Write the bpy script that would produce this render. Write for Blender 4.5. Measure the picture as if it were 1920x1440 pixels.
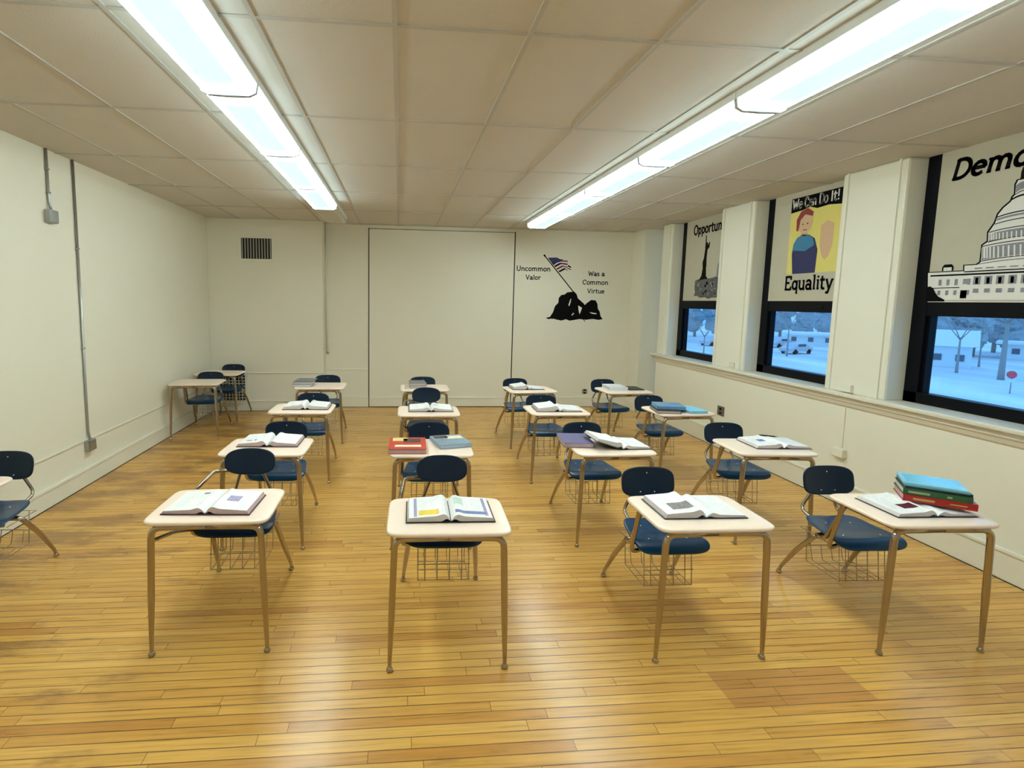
import bpy, bmesh, math, random
from mathutils import Vector, Matrix
from mathutils.geometry import tessellate_polygon
for o in list(bpy.data.objects): bpy.data.objects.remove(o, do_unlink=True)
SC = bpy.context.scene
COL = SC.collection
R = math.radians
# ------------------------------------------------------------------ camera
PITCH, YAW, ROLL, HC = 0.107809566, 0.0890929033, 0.0164409832, 1.8038
cam = bpy.data.cameras.new('camera'); co = bpy.data.objects.new('camera', cam); COL.objects.link(co)
SC.camera = co
cam.sensor_fit = 'HORIZONTAL'; cam.sensor_width = 36.0; cam.lens = 982.185 / 1920 * 36
cam.shift_x = 123.664 / 1920; cam.shift_y = -50.0 / 1920
cam.clip_start = 0.05; cam.clip_end = 600
fw = Vector((math.sin(YAW) * math.cos(PITCH), math.cos(YAW) * math.cos(PITCH), -math.sin(PITCH)))
rt = Vector((math.cos(YAW), -math.sin(YAW), 0)); up = rt.cross(fw)
c_, s_ = math.cos(ROLL), math.sin(ROLL)
rt2 = rt * c_ + up * s_; up2 = -s_ * rt + c_ * up
M = Matrix((rt2, up2, -fw)).transposed().to_4x4(); M.translation = (0, 0, HC)
co.matrix_world = M
# ------------------------------------------------------------------ world, exposure
w = bpy.data.worlds.new('world'); SC.world = w; w.use_nodes = True
wn = w.node_tree; bg = wn.nodes['Background']
tc = wn.nodes.new('ShaderNodeTexCoord'); sp = wn.nodes.new('ShaderNodeSeparateXYZ'); rp = wn.nodes.new('ShaderNodeValToRGB')
wn.links.new(tc.outputs['Generated'], sp.inputs[0]); wn.links.new(sp.outputs['Z'], rp.inputs[0]); wn.links.new(rp.outputs[0], bg.inputs[0])
rp.color_ramp.elements[0].position = 0.0; rp.color_ramp.elements[0].color = (0.15, 0.48, 0.95, 1)
rp.color_ramp.elements[1].position = 0.5; rp.color_ramp.elements[1].color = (0.20, 0.52, 1.0, 1)
bg.inputs[1].default_value = 1.75
SC.view_settings.view_transform = 'Standard'; SC.view_settings.look = 'None'
SC.view_settings.exposure = 0.0; SC.view_settings.gamma = 1.0
SC.view_settings.use_curve_mapping = False
try:
    SC.cycles.use_denoising = True; SC.cycles.max_bounces = 8; SC.cycles.diffuse_bounces = 5
    SC.cycles.sample_clamp_indirect = 6.0
except Exception: pass
LAMP_HOT = 54.0          # the bands of the diffuser in front of the tubes
LAMP_DIM = 0.92         # the rest of the diffuser
LAMP_COL = (0.92, 1.0, 0.96)

# ------------------------------------------------------------------ helpers
class NT:
    def __init__(s, m): s.t = m.node_tree; s.p = s.t.nodes.get('Principled BSDF')
    def n(s, ty, **k):
        x = s.t.nodes.new('ShaderNode' + ty)
        for a, b in k.items(): setattr(x, a, b)
        return x
    def l(s, a, b): s.t.links.new(a, b)
    def math(s, op, a, b=None, c=None):
        x = s.n('Math', operation=op)
        for i, v in enumerate((a, b, c)):
            if v is None: continue
            if isinstance(v, (int, float)): x.inputs[i].default_value = v
            else: s.l(v, x.inputs[i])
        return x.outputs[0]
    def mix(s, f, a, b, bt='MIX'):
        x = s.n('Mix', data_type='RGBA', blend_type=bt)
        for i, v in ((0, f), (6, a), (7, b)):
            if isinstance(v, (int, float)): x.inputs[i].default_value = v
            elif isinstance(v, tuple): x.inputs[i].default_value = (*v[:3], 1)
            else: s.l(v, x.inputs[i])
        return x.outputs[2]
def mat(name, col, rough=0.5, metal=0.0, var=0.0, scale=8.0, bump=0.0, bscale=60.0, coat=0.0, spec=0.5):
    m = bpy.data.materials.new(name); m.use_nodes = True; t = NT(m); p = t.p
    p.inputs['Base Color'].default_value = (*col, 1); p.inputs['Roughness'].default_value = rough
    p.inputs['Metallic'].default_value = metal; p.inputs['Specular IOR Level'].default_value = spec
    if coat: p.inputs['Coat Weight'].default_value = coat; p.inputs['Coat Roughness'].default_value = 0.1
    if var or bump:
        tcd = t.n('TexCoord')
    if var:
        nz = t.n('TexNoise'); nz.inputs['Scale'].default_value = scale; nz.inputs['Detail'].default_value = 4
        t.l(tcd.outputs['Object'], nz.inputs['Vector'])
        f = t.math('MULTIPLY', nz.outputs['Fac'], 1.0)
        t.l(t.mix(f, tuple(max(0, c * (1 - var)) for c in col), tuple(min(1, c * (1 + var)) for c in col)), p.inputs['Base Color'])
    if bump:
        nb = t.n('TexNoise'); nb.inputs['Scale'].default_value = bscale; nb.inputs['Detail'].default_value = 5
        t.l(tcd.outputs['Object'], nb.inputs['Vector'])
        b = t.n('Bump'); b.inputs['Strength'].default_value = bump; b.inputs['Distance'].default_value = 0.01
        t.l(nb.outputs['Fac'], b.inputs['Height']); t.l(b.outputs[0], p.inputs['Normal'])
    return m
def link(name, me, parent=None, mats=()):
    o = bpy.data.objects.new(name, me); COL.objects.link(o)
    if parent is not None: o.parent = parent
    for m in mats: me.materials.append(m)
    return o
def build(name, bm, mats, parent=None, smooth=False, bevel=0.0, loc=None):
    if not isinstance(mats, (list, tuple)): mats = (mats,)
    bmesh.ops.recalc_face_normals(bm, faces=bm.faces)
    me = bpy.data.meshes.new(name); bm.to_mesh(me); bm.free()
    if smooth:
        for p in me.polygons: p.use_smooth = True
    o = link(name, me, parent, mats)
    if bevel:
        b = o.modifiers.new('bevel', 'BEVEL'); b.width = bevel; b.segments = 2; b.limit_method = 'ANGLE'; b.angle_limit = R(40)
    if loc is not None: o.location = loc
    return o
def tag(o, label=None, cat=None, group=None, kind=None):
    for k, v in (('label', label), ('category', cat), ('group', group), ('kind', kind)):
        if v: o[k] = v
    return o
def empty(name, loc=(0, 0, 0), rz=0.0, label=None, cat=None, group=None):
    o = bpy.data.objects.new(name, None); COL.objects.link(o); o.location = loc; o.rotation_euler.z = rz
    o.empty_display_size = 0.1
    return tag(o, label, cat, group)
def box(bm, x0, x1, y0, y1, z0, z1, mi=0):
    v = [bm.verts.new(p) for p in ((x0, y0, z0), (x1, y0, z0), (x1, y1, z0), (x0, y1, z0), (x0, y0, z1), (x1, y0, z1), (x1, y1, z1), (x0, y1, z1))]
    for f in ((0, 3, 2, 1), (4, 5, 6, 7), (0, 1, 5, 4), (1, 2, 6, 5), (2, 3, 7, 6), (3, 0, 4, 7)):
        fc = bm.faces.new([v[i] for i in f]); fc.material_index = mi
    return v
def boxes(name, lst, m, parent=None, bevel=0.0, kind=None):
    bm = bmesh.new()
    for b in lst: box(bm, *b)
    o = build(name, bm, m, parent, bevel=bevel)
    if kind: o['kind'] = kind
    return o
def round_path(pts, rad, n=5):
    pts = [Vector(p) for p in pts]; out = [pts[0]]
    for i in range(1, len(pts) - 1):
        a, b, c = pts[i - 1], pts[i], pts[i + 1]
        d1, d2 = (a - b), (c - b); r = min(rad, d1.length * .48, d2.length * .48)
        p1 = b + d1.normalized() * r; p2 = b + d2.normalized() * r
        for k in range(n + 1):
            t = k / n; out.append(p1 * (1 - t) ** 2 + b * 2 * t * (1 - t) + p2 * t * t)
    out.append(pts[-1]); return out
def tube(bm, pts, rad, seg=10, bend=0.0, rf=None, mi=0):
    if bend: pts = round_path(pts, bend)
    pts = [Vector(p) for p in pts]; n = len(pts)
    tan = [(pts[min(i + 1, n - 1)] - pts[max(i - 1, 0)]).normalized() for i in range(n)]
    u = tan[0].orthogonal().normalized(); rings = []
    for i in range(n):
        u = (u - tan[i] * u.dot(tan[i]))
        if u.length < 1e-6: u = tan[i].orthogonal()
        u.normalize(); v = tan[i].cross(u)
        r = rf(pts[i]) if rf else rad
        rings.append([bm.verts.new(pts[i] + (u * math.cos(a) + v * math.sin(a)) * r) for a in [2 * math.pi * k / seg for k in range(seg)]])
    for i in range(n - 1):
        for k in range(seg):
            f = bm.faces.new((rings[i][k], rings[i][(k + 1) % seg], rings[i + 1][(k + 1) % seg], rings[i + 1][k])); f.material_index = mi
    bm.faces.new(rings[0][::-1]).material_index = mi; bm.faces.new(rings[-1]).material_index = mi
def lathe(bm, prof, c=(0, 0, 0), seg=14):
    rings = []
    for r, z in prof:
        rings.append([bm.verts.new((c[0] + r * math.cos(2 * math.pi * k / seg), c[1] + r * math.sin(2 * math.pi * k / seg), c[2] + z)) for k in range(seg)])
    for i in range(len(rings) - 1):
        for k in range(seg): bm.faces.new((rings[i][k], rings[i][(k + 1) % seg], rings[i + 1][(k + 1) % seg], rings[i + 1][k]))
    bm.faces.new(rings[0][::-1]); bm.faces.new(rings[-1])
def shell(bm, mapf, hx, hy, ex, th, r0=0.9, seg=56):
    rr = [0.25, 0.5, 0.7, 0.82, r0, r0 + (1 - r0) * .5, r0 + (1 - r0) * .85, 1.0]
    def pt(r, k, s):
        a = 2 * math.pi * k / seg; c, d = math.cos(a), math.sin(a)
        x = hx * r * math.copysign(abs(c) ** (2 / ex), c); y = hy * r * math.copysign(abs(d) ** (2 / ex), d)
        h = th / 2 * (math.sqrt(max(0, 1 - ((r - r0) / (1 - r0)) ** 2)) if r > r0 else 1)
        P, N = mapf(x, y); return bm.verts.new(P + N * (s * h))
    T, B = [], []
    for r in rr[:-1]:
        T.append([pt(r, k, 1) for k in range(seg)]); B.append([pt(r, k, -1) for k in range(seg)])
    E_ = [pt(1.0, k, 0) for k in range(seg)]; T.append(E_); B.append(E_)
    P, N = mapf(0, 0); ct = bm.verts.new(P + N * th / 2); cb = bm.verts.new(P - N * th / 2)
    for k in range(seg):
        q = (k + 1) % seg
        bm.faces.new((ct, T[0][k], T[0][q])); bm.faces.new((cb, B[0][q], B[0][k]))
        for i in range(len(T) - 1):
            bm.faces.new((T[i][k], T[i + 1][k], T[i + 1][q], T[i][q])); bm.faces.new((B[i][q], B[i + 1][q], B[i + 1][k], B[i][k]))
def num_map(f):
    def g(u, v):
        P = Vector(f(u, v)); e = 1e-3
        a = Vector(f(u + e, v)) - P; b = Vector(f(u, v + e)) - P
        return P, a.cross(b).normalized()
    return g
def copy_tree(o, parent=None):
    c = o.copy(); COL.objects.link(c)
    if parent is not None: c.parent = parent
    for ch in list(o.children): copy_tree(ch, c)
    return c

# ------------------------------------------------------------------ materials
WALL = mat('cream_wall_paint', (0.80, 0.775, 0.645), 0.55, var=0.03, scale=1.3, bump=0.05, bscale=90)
TRIM = mat('cream_trim_paint', (0.8, 0.78, 0.65), 0.4)
CEIL = mat('ceiling_tile', (0.635, 0.60, 0.55), 0.9, var=0.035, scale=1.2, bump=0.25, bscale=220)
GRID = mat('ceiling_grid_paint', (0.50, 0.48, 0.44), 0.6)
DARKGAP = mat('dark_gap', (0.03, 0.028, 0.02), 0.9)
WHITE_EN = mat('white_enamel', (0.82, 0.84, 0.82), 0.35)
GREY_EN = mat('end_cap_plastic', (0.55, 0.58, 0.62), 0.4)
STEEL = mat('galvanised_steel', (0.40, 0.41, 0.40), 0.35, 0.85, var=0.15, scale=20)
BLACKFR = mat('black_window_frame', (0.003, 0.003, 0.005), 0.4, spec=0.12)
CHROME = mat('chrome_tube', (0.43, 0.375, 0.31), 0.15, 1.0)
WIRE = mat('basket_wire', (0.42, 0.33, 0.2), 0.35, 0.9)
TOP = mat('beige_laminate', (0.92, 0.755, 0.62), 0.28, var=0.02, scale=30)
SEATB = mat('blue_plastic', (0.002, 0.040, 0.105), 0.27, spec=0.45, bump=0.02, bscale=300)
SEATD = mat('navy_plastic', (0.0015, 0.013, 0.034), 0.33, spec=0.32, bump=0.02, bscale=300)
RIVET = mat('steel_rivet', (0.8, 0.8, 0.78), 0.25, 1.0)
SHADE = mat('roller_blind_fabric', (0.50, 0.47, 0.36), 0.85, var=0.08, scale=5)
INK = mat('black_paint', (0.004, 0.0035, 0.004), 0.8, spec=0.08)
INK_BR = mat('dark_brown_paint', (0.012, 0.008, 0.006), 0.8, spec=0.08)
PNT_Y = mat('yellow_paint', (0.72, 0.62, 0.16), 0.6, var=0.06)
PNT_T = mat('tan_paint', (0.62, 0.40, 0.24), 0.6)
PNT_R = mat('red_paint', (0.25, 0.02, 0.02), 0.6)
PNT_B = mat('navy_paint', (0.01, 0.012, 0.09), 0.6)
PNT_C = mat('teal_paint', (0.03, 0.18, 0.33), 0.6)
PNT_W = mat('white_paint', (0.74, 0.72, 0.68), 0.6)
PNT_G = mat('grey_paint', (0.22, 0.23, 0.26), 0.6, var=0.3, scale=40)
PNT_LG = mat('pale_grey_paint', (0.50, 0.51, 0.50), 0.6, var=0.1, scale=30)
STONE = mat('mottled_grey_paint', (0.10, 0.10, 0.10), 0.7, var=0.9, scale=22)

def floor_material():
    m = bpy.data.materials.new('maple_strip_floor'); m.use_nodes = True; t = NT(m); p = t.p
    g = t.n('NewGeometry'); s = t.n('SeparateXYZ'); t.l(g.outputs['Position'], s.inputs[0])
    X, Y = s.outputs[0], s.outputs[1]
    W = 0.057
    ry = t.math('DIVIDE', Y, W); row = t.math('FLOOR', ry); fy = t.math('FRACT', ry)
    wn1 = t.n('TexWhiteNoise', noise_dimensions='1D'); t.l(row, wn1.inputs['W'])
    off = t.math('MULTIPLY', wn1.outputs['Value'], 7.3)
    Ln = t.math('ADD', t.math('MULTIPLY', wn1.outputs['Value'], 0.7), 0.75)
    rx = t.math('DIVIDE', t.math('ADD', X, off), Ln); colx = t.math('FLOOR', rx); fx = t.math('FRACT', rx)
    cb = t.n('CombineXYZ'); t.l(row, cb.inputs[0]); t.l(colx, cb.inputs[1])
    wn2 = t.n('TexWhiteNoise', noise_dimensions='3D'); t.l(cb.outputs[0], wn2.inputs['Vector'])
    rmp = t.n('ValToRGB'); e = rmp.color_ramp.elements
    e[0].position = 0.0; e[0].color = (0.52, 0.25, 0.05, 1); e[1].position = 1.0; e[1].color = (0.80, 0.485, 0.125, 1)
    for pos, c in ((0.10, (0.63, 0.33, 0.07)), (0.45, (0.70, 0.395, 0.088)), (0.85, (0.74, 0.43, 0.10))):
        q = e.new(pos); q.color = (*c, 1)
    t.l(wn2.outputs['Value'], rmp.inputs[0])
    # grain along the boards
    mp = t.n('Mapping'); mp.inputs['Scale'].default_value = (3.0, 75.0, 1.0); t.l(g.outputs['Position'], mp.inputs['Vector'])
    ad = t.n('VectorMath', operation='ADD'); t.l(mp.outputs[0], ad.inputs[0]); sc2 = t.n('VectorMath', operation='SCALE'); t.l(wn2.outputs['Color'], sc2.inputs[0]); sc2.inputs['Scale'].default_value = 30; t.l(sc2.outputs[0], ad.inputs[1])
    gn = t.n('TexNoise'); gn.inputs['Scale'].default_value = 1.0; gn.inputs['Detail'].default_value = 5; t.l(ad.outputs[0], gn.inputs['Vector'])
    grain = t.n('MapRange'); grain.inputs['From Min'].default_value = .3; grain.inputs['From Max'].default_value = .7; grain.inputs['To Min'].default_value = .80; grain.inputs['To Max'].default_value = 1.12; t.l(gn.outputs['Fac'], grain.inputs[0])
    c1 = t.n('VectorMath', operation='SCALE'); t.l(rmp.outputs[0], c1.inputs[0]); t.l(grain.outputs[0], c1.inputs['Scale'])
    # old water stains and worn streaks, mostly near the left wall
    mp2 = t.n('Mapping'); mp2.inputs['Scale'].default_value = (0.9, 3.2, 1.0); t.l(g.outputs['Position'], mp2.inputs['Vector'])
    st = t.n('TexNoise'); st.inputs['Scale'].default_value = 1.3; st.inputs['Detail'].default_value = 6; st.inputs['Roughness'].default_value = .65; t.l(mp2.outputs[0], st.inputs['Vector'])
    left = t.n('MapRange'); left.inputs['From Min'].default_value = -1.0; left.inputs['From Max'].default_value = -2.4; left.inputs['To Min'].default_value = 0.0; left.inputs['To Max'].default_value = 1.0; t.l(X, left.inputs[0])
    thr = t.math('ADD', t.math('MULTIPLY', left.outputs[0], 0.17), st.outputs['Fac'])
    sm = t.n('MapRange', interpolation_type='SMOOTHSTEP'); sm.inputs['From Min'].default_value = 0.60; sm.inputs['From Max'].default_value = 0.76; t.l(thr, sm.inputs[0])
    c2 = t.mix(t.math('MULTIPLY', sm.outputs[0], 0.70), c1.outputs[0], (0.17, 0.08, 0.03))
    # large soft tone drift (worn finish is more orange towards the walls)
    big = t.n('TexNoise'); big.inputs['Scale'].default_value = .55; t.l(g.outputs['Position'], big.inputs['Vector'])
    c2 = t.mix(t.math('MULTIPLY', big.outputs['Fac'], 0.35), c2, (0.60, 0.285, 0.06))
    # a repaired patch of redder boards
    def band(v, a, b):
        return t.math('MULTIPLY', t.math('GREATER_THAN', v, a), t.math('LESS_THAN', v, b))
    pt = t.math('MULTIPLY', band(X, 1.52, 2.22), band(Y, 2.052, 2.28))
    c2 = t.mix(t.math('MULTIPLY', pt, 0.55), c2, (0.42, 0.17, 0.05))
    # gaps between boards
    d1 = t.math('MINIMUM', fy, t.math('SUBTRACT', 1.0, fy)); g1 = t.n('MapRange'); g1.inputs['From Min'].default_value = .022; g1.inputs['From Max'].default_value = .06; g1.inputs['To Min'].default_value = 1; g1.inputs['To Max'].default_value = 0; t.l(d1, g1.inputs[0])
    gapn = t.n('TexNoise'); gapn.inputs['Scale'].default_value = 1.7; t.l(g.outputs['Position'], gapn.inputs['Vector'])
    gs = t.math('MULTIPLY', g1.outputs[0], t.math('MULTIPLY', gapn.outputs['Fac'], 1.9))
    d2 = t.math('MULTIPLY', t.math('MINIMUM', fx, t.math('SUBTRACT', 1.0, fx)), Ln); g2 = t.math('LESS_THAN', d2, 0.0013)
    gap = t.math('MINIMUM', 1.0, t.math('MAXIMUM', gs, g2))
    c3 = t.mix(t.math('MULTIPLY', gap, 0.85), c2, (0.11, 0.045, 0.012))
    t.l(c3, p.inputs['Base Color'])
    rr = t.n('MapRange'); rr.inputs['To Min'].default_value = .20; rr.inputs['To Max'].default_value = .40; t.l(gn.outputs['Fac'], rr.inputs[0]); t.l(rr.outputs[0], p.inputs['Roughness'])
    p.inputs['Specular IOR Level'].default_value = 0.33; p.inputs['Coat Weight'].default_value = 0.22; p.inputs['Coat Roughness'].default_value = 0.16
    b = t.n('Bump'); b.inputs['Strength'].default_value = .35; b.inputs['Distance'].default_value = .003
    lowf = t.n('TexNoise'); lowf.inputs['Scale'].default_value = 5; t.l(g.outputs['Position'], lowf.inputs['Vector'])
    t.l(t.math('SUBTRACT', t.math('MULTIPLY', lowf.outputs['Fac'], 1.2), gap), b.inputs['Height']); t.l(b.outputs[0], p.inputs['Normal'])
    return m
FLOOR = floor_material()

def lamp_material():
    m = bpy.data.materials.new('lit_prismatic_diffuser'); m.use_nodes = True; t = NT(m)
    tcn = t.n('TexCoord'); s = t.n('SeparateXYZ'); t.l(tcn.outputs['Object'], s.inputs[0])
    ax = t.math('ABSOLUTE', s.outputs[0])
    mr = t.n('MapRange', interpolation_type='SMOOTHSTEP'); mr.inputs['From Min'].default_value = .078; mr.inputs['From Max'].default_value = .118; t.l(ax, mr.inputs[0])
    # the upright flanks see the tubes only edge-on and give off much less
    fl = t.n('MapRange', interpolation_type='SMOOTHSTEP'); fl.inputs['From Min'].default_value = .128; fl.inputs['From Max'].default_value = .142; fl.inputs['To Min'].default_value = 1.0; fl.inputs['To Max'].default_value = .17; t.l(ax, fl.inputs[0])
    ay = t.math('ABSOLUTE', s.outputs[1])
    me = t.n('MapRange', interpolation_type='SMOOTHSTEP'); me.inputs['From Min'].default_value = .42; me.inputs['From Max'].default_value = .60; me.inputs['To Max'].default_value = .05; t.l(ay, me.inputs[0])
    f = t.math('MULTIPLY', t.math('MAXIMUM', mr.outputs[0], me.outputs[0]), fl.outputs[0])
    st = t.math('ADD', t.math('MULTIPLY', f, LAMP_HOT), LAMP_DIM)
    col = t.mix(f, (0.58, 0.90, 0.95), LAMP_COL)
    t.l(col, t.p.inputs['Emission Color']); t.l(st, t.p.inputs['Emission Strength'])
    t.p.inputs['Base Color'].default_value = (.8, .85, .85, 1); t.p.inputs['Roughness'].default_value = .4
    return m
LAMP = lamp_material()
LAMP_OFF = mat('unlit_diffuser', (0.62, 0.60, 0.52), 0.4)

def glass_material():
    m = bpy.data.materials.new('window_glass'); m.use_nodes = True; t = NT(m); nt = m.node_tree
    nt.nodes.remove(t.p); out = nt.nodes['Material Output']
    tr = t.n('BsdfTransparent'); gl = t.n('BsdfGlossy'); gl.inputs['Roughness'].default_value = .02
    tr.inputs[0].default_value = (0.93, 0.97, 1, 1)
    fr = t.n('Fresnel'); ge = t.n('NewGeometry'); t.l(t.math('ADD', 1.45, t.math('MULTIPLY', ge.outputs['Backfacing'], 1 / 1.45 - 1.45)), fr.inputs['IOR']); mx = t.n('MixShader')
    t.l(fr.outputs[0], mx.inputs[0]); t.l(tr.outputs[0], mx.inputs[1]); t.l(gl.outputs[0], mx.inputs[2]); t.l(mx.outputs[0], out.inputs['Surface'])
    return m
GLASS = glass_material()

# ------------------------------------------------------------------ room shell
XL, XR, XRB = -2.962, 4.054, 4.36
YB, YF = 8.78, -1.35
CH = 3.01
XO_ = XR + .5
boxes('floor', [(XL - .2, XO_, YF - .2, YB + .2, -.15, 0)], FLOOR, kind='structure')
boxes('ceiling', [(XL - .2, XO_, YF - .2, YB + .2, CH, CH + .15)], CEIL, kind='structure')
gl = []
x = -0.03 - .61 * 5
while x < XR + .2:
    if x > XL: gl.append((x - .012, x + .012, YF, YB, CH - .006, CH + .002))
    x += .61
y = 2.47 - 1.235 * 4
while y < YB:
    gl.append((XL, XRB, y - .012, y + .012, CH - .0055, CH + .002)); y += 1.235
boxes('trim_1', gl, GRID, kind='structure')
boxes('wall_left', [(XL - .2, XL, YF - .2, YB + .2, 0, CH)], WALL, kind='structure')
boxes('wall_front', [(XL, XRB, YF - .2, YF, 0, CH)], WALL, kind='structure')
# back wall with its folding panel reveal, the left wall bay standing forward
YL = 8.48
boxes('wall_back', [(XL, XRB, YB, YB + .2, 0, CH), (XL, -1.215, YL, YB, 0, CH), (3.95, XRB, 8.33, YB, 0, CH)], WALL, bevel=.006, kind='structure')
PX0, PX1 = -.515, 1.915
boxes('wall_panel', [(PX0 + .012, PX1 - .014, YB - .012, YB, .03, 2.945)], WALL, bevel=.003, kind='structure')
boxes('trim_2', [(PX0 - .002, PX0 + .012, YB - .010, YB + .001, .0, 2.96), (PX1 - .014, PX1 + .004, YB - .010, YB + .001, .0, 2.96), (PX0, PX1, YB - .009, YB + .001, 2.945, 2.953)], DARKGAP, kind='structure')
# right wall: below the sills, above nothing (openings run to the ceiling), piers between the windows
WIN = [(-.86, .34), (.97, 2.17), (2.80, 4.0), (4.63, 5.83), (6.46, 7.66)]
ZS = 1.02
XO = XR + .27
rb = [(XR, XO, YF, 7.95, 0, ZS)]
prev = YF
for a, b in WIN:
    rb.append((XR, XO, prev, a, ZS, CH)); prev = b
rb.append((XR, XO, prev, 7.95, ZS, CH))
rb.append((XRB, XRB + .2, 7.94, YB, 0, CH))
boxes('wall_right', rb, WALL, bevel=.02, kind='structure')
# window sill shelf with moulding
bm = bmesh.new()
prof = [(XR + .19, ZS), (XR - .055, ZS), (XR - .07, ZS - .012), (XR - .07, ZS - .03), (XR - .05, ZS - .042), (XR - .035, ZS - .045), (XR - .035, ZS - .075), (XR - .022, ZS - .09), (XR - .012, ZS - .12), (XR, ZS - .135), (XR + .01, ZS - .135), (XR + .01, ZS - .02), (XR + .19, ZS - .02)]
A = [bm.verts.new((p[0], YF, p[1] + .012)) for p in prof]; B = [bm.verts.new((p[0], 8.02, p[1] + .012)) for p in prof]
for i in range(len(prof)):
    j = (i + 1) % len(prof); bm.faces.new((A[i], A[j], B[j], B[i]))
bm.faces.new(A[::-1]); bm.faces.new(B)
SILL = mat('painted_sill', (0.72, 0.68, 0.56), 0.35)
o = build('trim_3', bm, SILL); o['kind'] = 'structure'
# pier edge beads
boxes('trim_4', [(XR - .012, XR + .004, y0, y1, ZS + .01, CH) for a, b in WIN for (y0, y1) in ((a - .075, a - .055), (b + .055, b + .075))], TRIM, bevel=.003, kind='structure')
# baseboards (plinth with a thinner cap)
def base(name, lst):
    boxes(name, lst, TRIM, bevel=.004, kind='structure')
base('baseboard_left', [(XL, XL + .018, YF, YL, 0, .15), (XL, XL + .028, YF, YL, .15, .175)])
base('baseboard_back', [(XL, -1.2, YL - .018, YL, 0, .15), (XL, -1.19, YL - .028, YL, .15, .172), (-1.215, PX0, YB - .018, YB, 0, .15), (-1.215, PX0, YB - .028, YB, .15, .172),
                        (PX0 + .014, PX1 - .016, YB - .03, YB - .012, .012, .15), (PX0 + .014, PX1 - .016, YB - .037, YB - .012, .15, .172), (PX1 + .004, 3.95, YB - .018, YB, 0, .15), (PX1 + .004, 3.94, YB - .028, YB, .15, .172),
                        (3.93, 4.3, 8.312, 8.33, 0, .15), (3.92, 4.3, 8.302, 8.33, .15, .172), (-1.215, -1.197, YL, YB, 0, .15), (3.932, 3.95, 8.312, YB, 0, .15)])
base('baseboard_right', [(XR - .018, XR, YF, 7.96, 0, .19), (XR - .028, XR, YF, 7.96, .19, .215)])
boxes('trim_5', [(XL + .018, XL + .022, YF, YL, 0, .006), (XR - .022, XR - .018, YF, 7.96, 0, .006), (XL, -1.2, YL - .022, YL - .018, 0, .006), (-1.2, 3.93, YB - .022, YB - .018, 0, .006)], DARKGAP, kind='structure')
# window 1..5: black sashes, lower glass, painted blinds over the upper sashes
XF = XR + .17
for i, (a, b) in enumerate(WIN):
    e = empty('window_%d' % (5 - i), (0, 0, 0)); e['kind'] = 'structure'
    f = boxes('window_frame', [(XF, XF + .09, a, a + .115, ZS, CH), (XF, XF + .09, b - .115, b, ZS, CH), (XF, XF + .09, a, b, ZS, ZS + .10),
                           (XF + .005, XF + .09, a, b, 1.745, 1.862), (XF - .008, XF + .02, a + .3, a + .42, 1.79, 1.805)], BLACKFR, e, bevel=.004)
    boxes('window_frame', [(XF + .025, XF + .085, a + .115, a + .14, ZS + .1, 1.745), (XF + .025, XF + .085, b - .14, b - .115, ZS + .1, 1.745)], BLACKFR, e)
    boxes('window_pane', [(XF + .05, XF + .056, a + .12, b - .12, ZS + .1, 1.745)], GLASS, e)

# ------------------------------------------------------------------ ceiling lights
def light_fixture():
    e = empty('ceiling_light', (0, 0, 0))
    hl = .612
    boxes('housing', [(-.155, .155, -hl, hl, .062, .108)], WHITE_EN, e, bevel=.003)
    def prism(y0, y1, prof):
        bm = bmesh.new()
        A = [bm.verts.new((p[0], y0, p[1])) for p in prof]; B = [bm.verts.new((p[0], y1, p[1])) for p in prof]
        for i in range(len(prof)): bm.faces.new((A[i], A[(i + 1) % len(prof)], B[(i + 1) % len(prof)], B[i]))
        bm.faces.new(A[::-1]); bm.faces.new(B); return bm
    pr = [(-.148, .062), (-.140, .02), (-.105, .003), (0, 0), (.105, .003), (.140, .02), (.148, .062)]
    build('diffuser', prism(-hl + .008, hl - .008, pr), LAMP, e)
    pr2 = [(x * 1.04, z - .006 if z < .05 else z) for x, z in pr]
    build('end_cap', prism(-hl, -hl + .012, pr2), GREY_EN, e); build('end_cap', prism(hl - .012, hl, pr2), GREY_EN, e)
    return e
L0 = light_fixture(); first = True
ZL = 2.903
lay = []
for k in range(-1, 4): lay.append((-.94, 2.49 + 1.228 * k, 'left', k))
for k in range(-1, 5): lay.append((2.04, 2.34 + 1.228 * k, 'right', k))
names = {0: 'long ceiling light of the %s row, cut off by the top of the picture', 1: 'second lit ceiling light from the near end of the %s row', 2: 'third lit ceiling light from the near end of the %s row',
         3: 'fourth lit ceiling light from the near end of the %s row', 4: 'farthest lit ceiling light of the %s row, nearest the back wall'}
for (x, y, side, k) in lay:
    o = L0 if first else copy_tree(L0); first = False
    o.location = (x, y, ZL)
    if k < 0: tag(o, 'lit ceiling light of the %s row, behind the camera' % side, 'ceiling light', 'ceiling lights in two rows')
    else: tag(o, names[k] % side, 'ceiling light', 'ceiling lights in two rows')
o = copy_tree(L0); o.location = (-.94, 2.49 + 1.228 * 4 - .03, ZL)
tag(o, 'unlit cream ceiling light at the back end of the left row', 'ceiling light', 'ceiling lights in two rows')
for c in o.children:
    if c.name.startswith('diffuser'):
        c.data = c.data.copy(); c.data.materials[0] = LAMP_OFF

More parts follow.
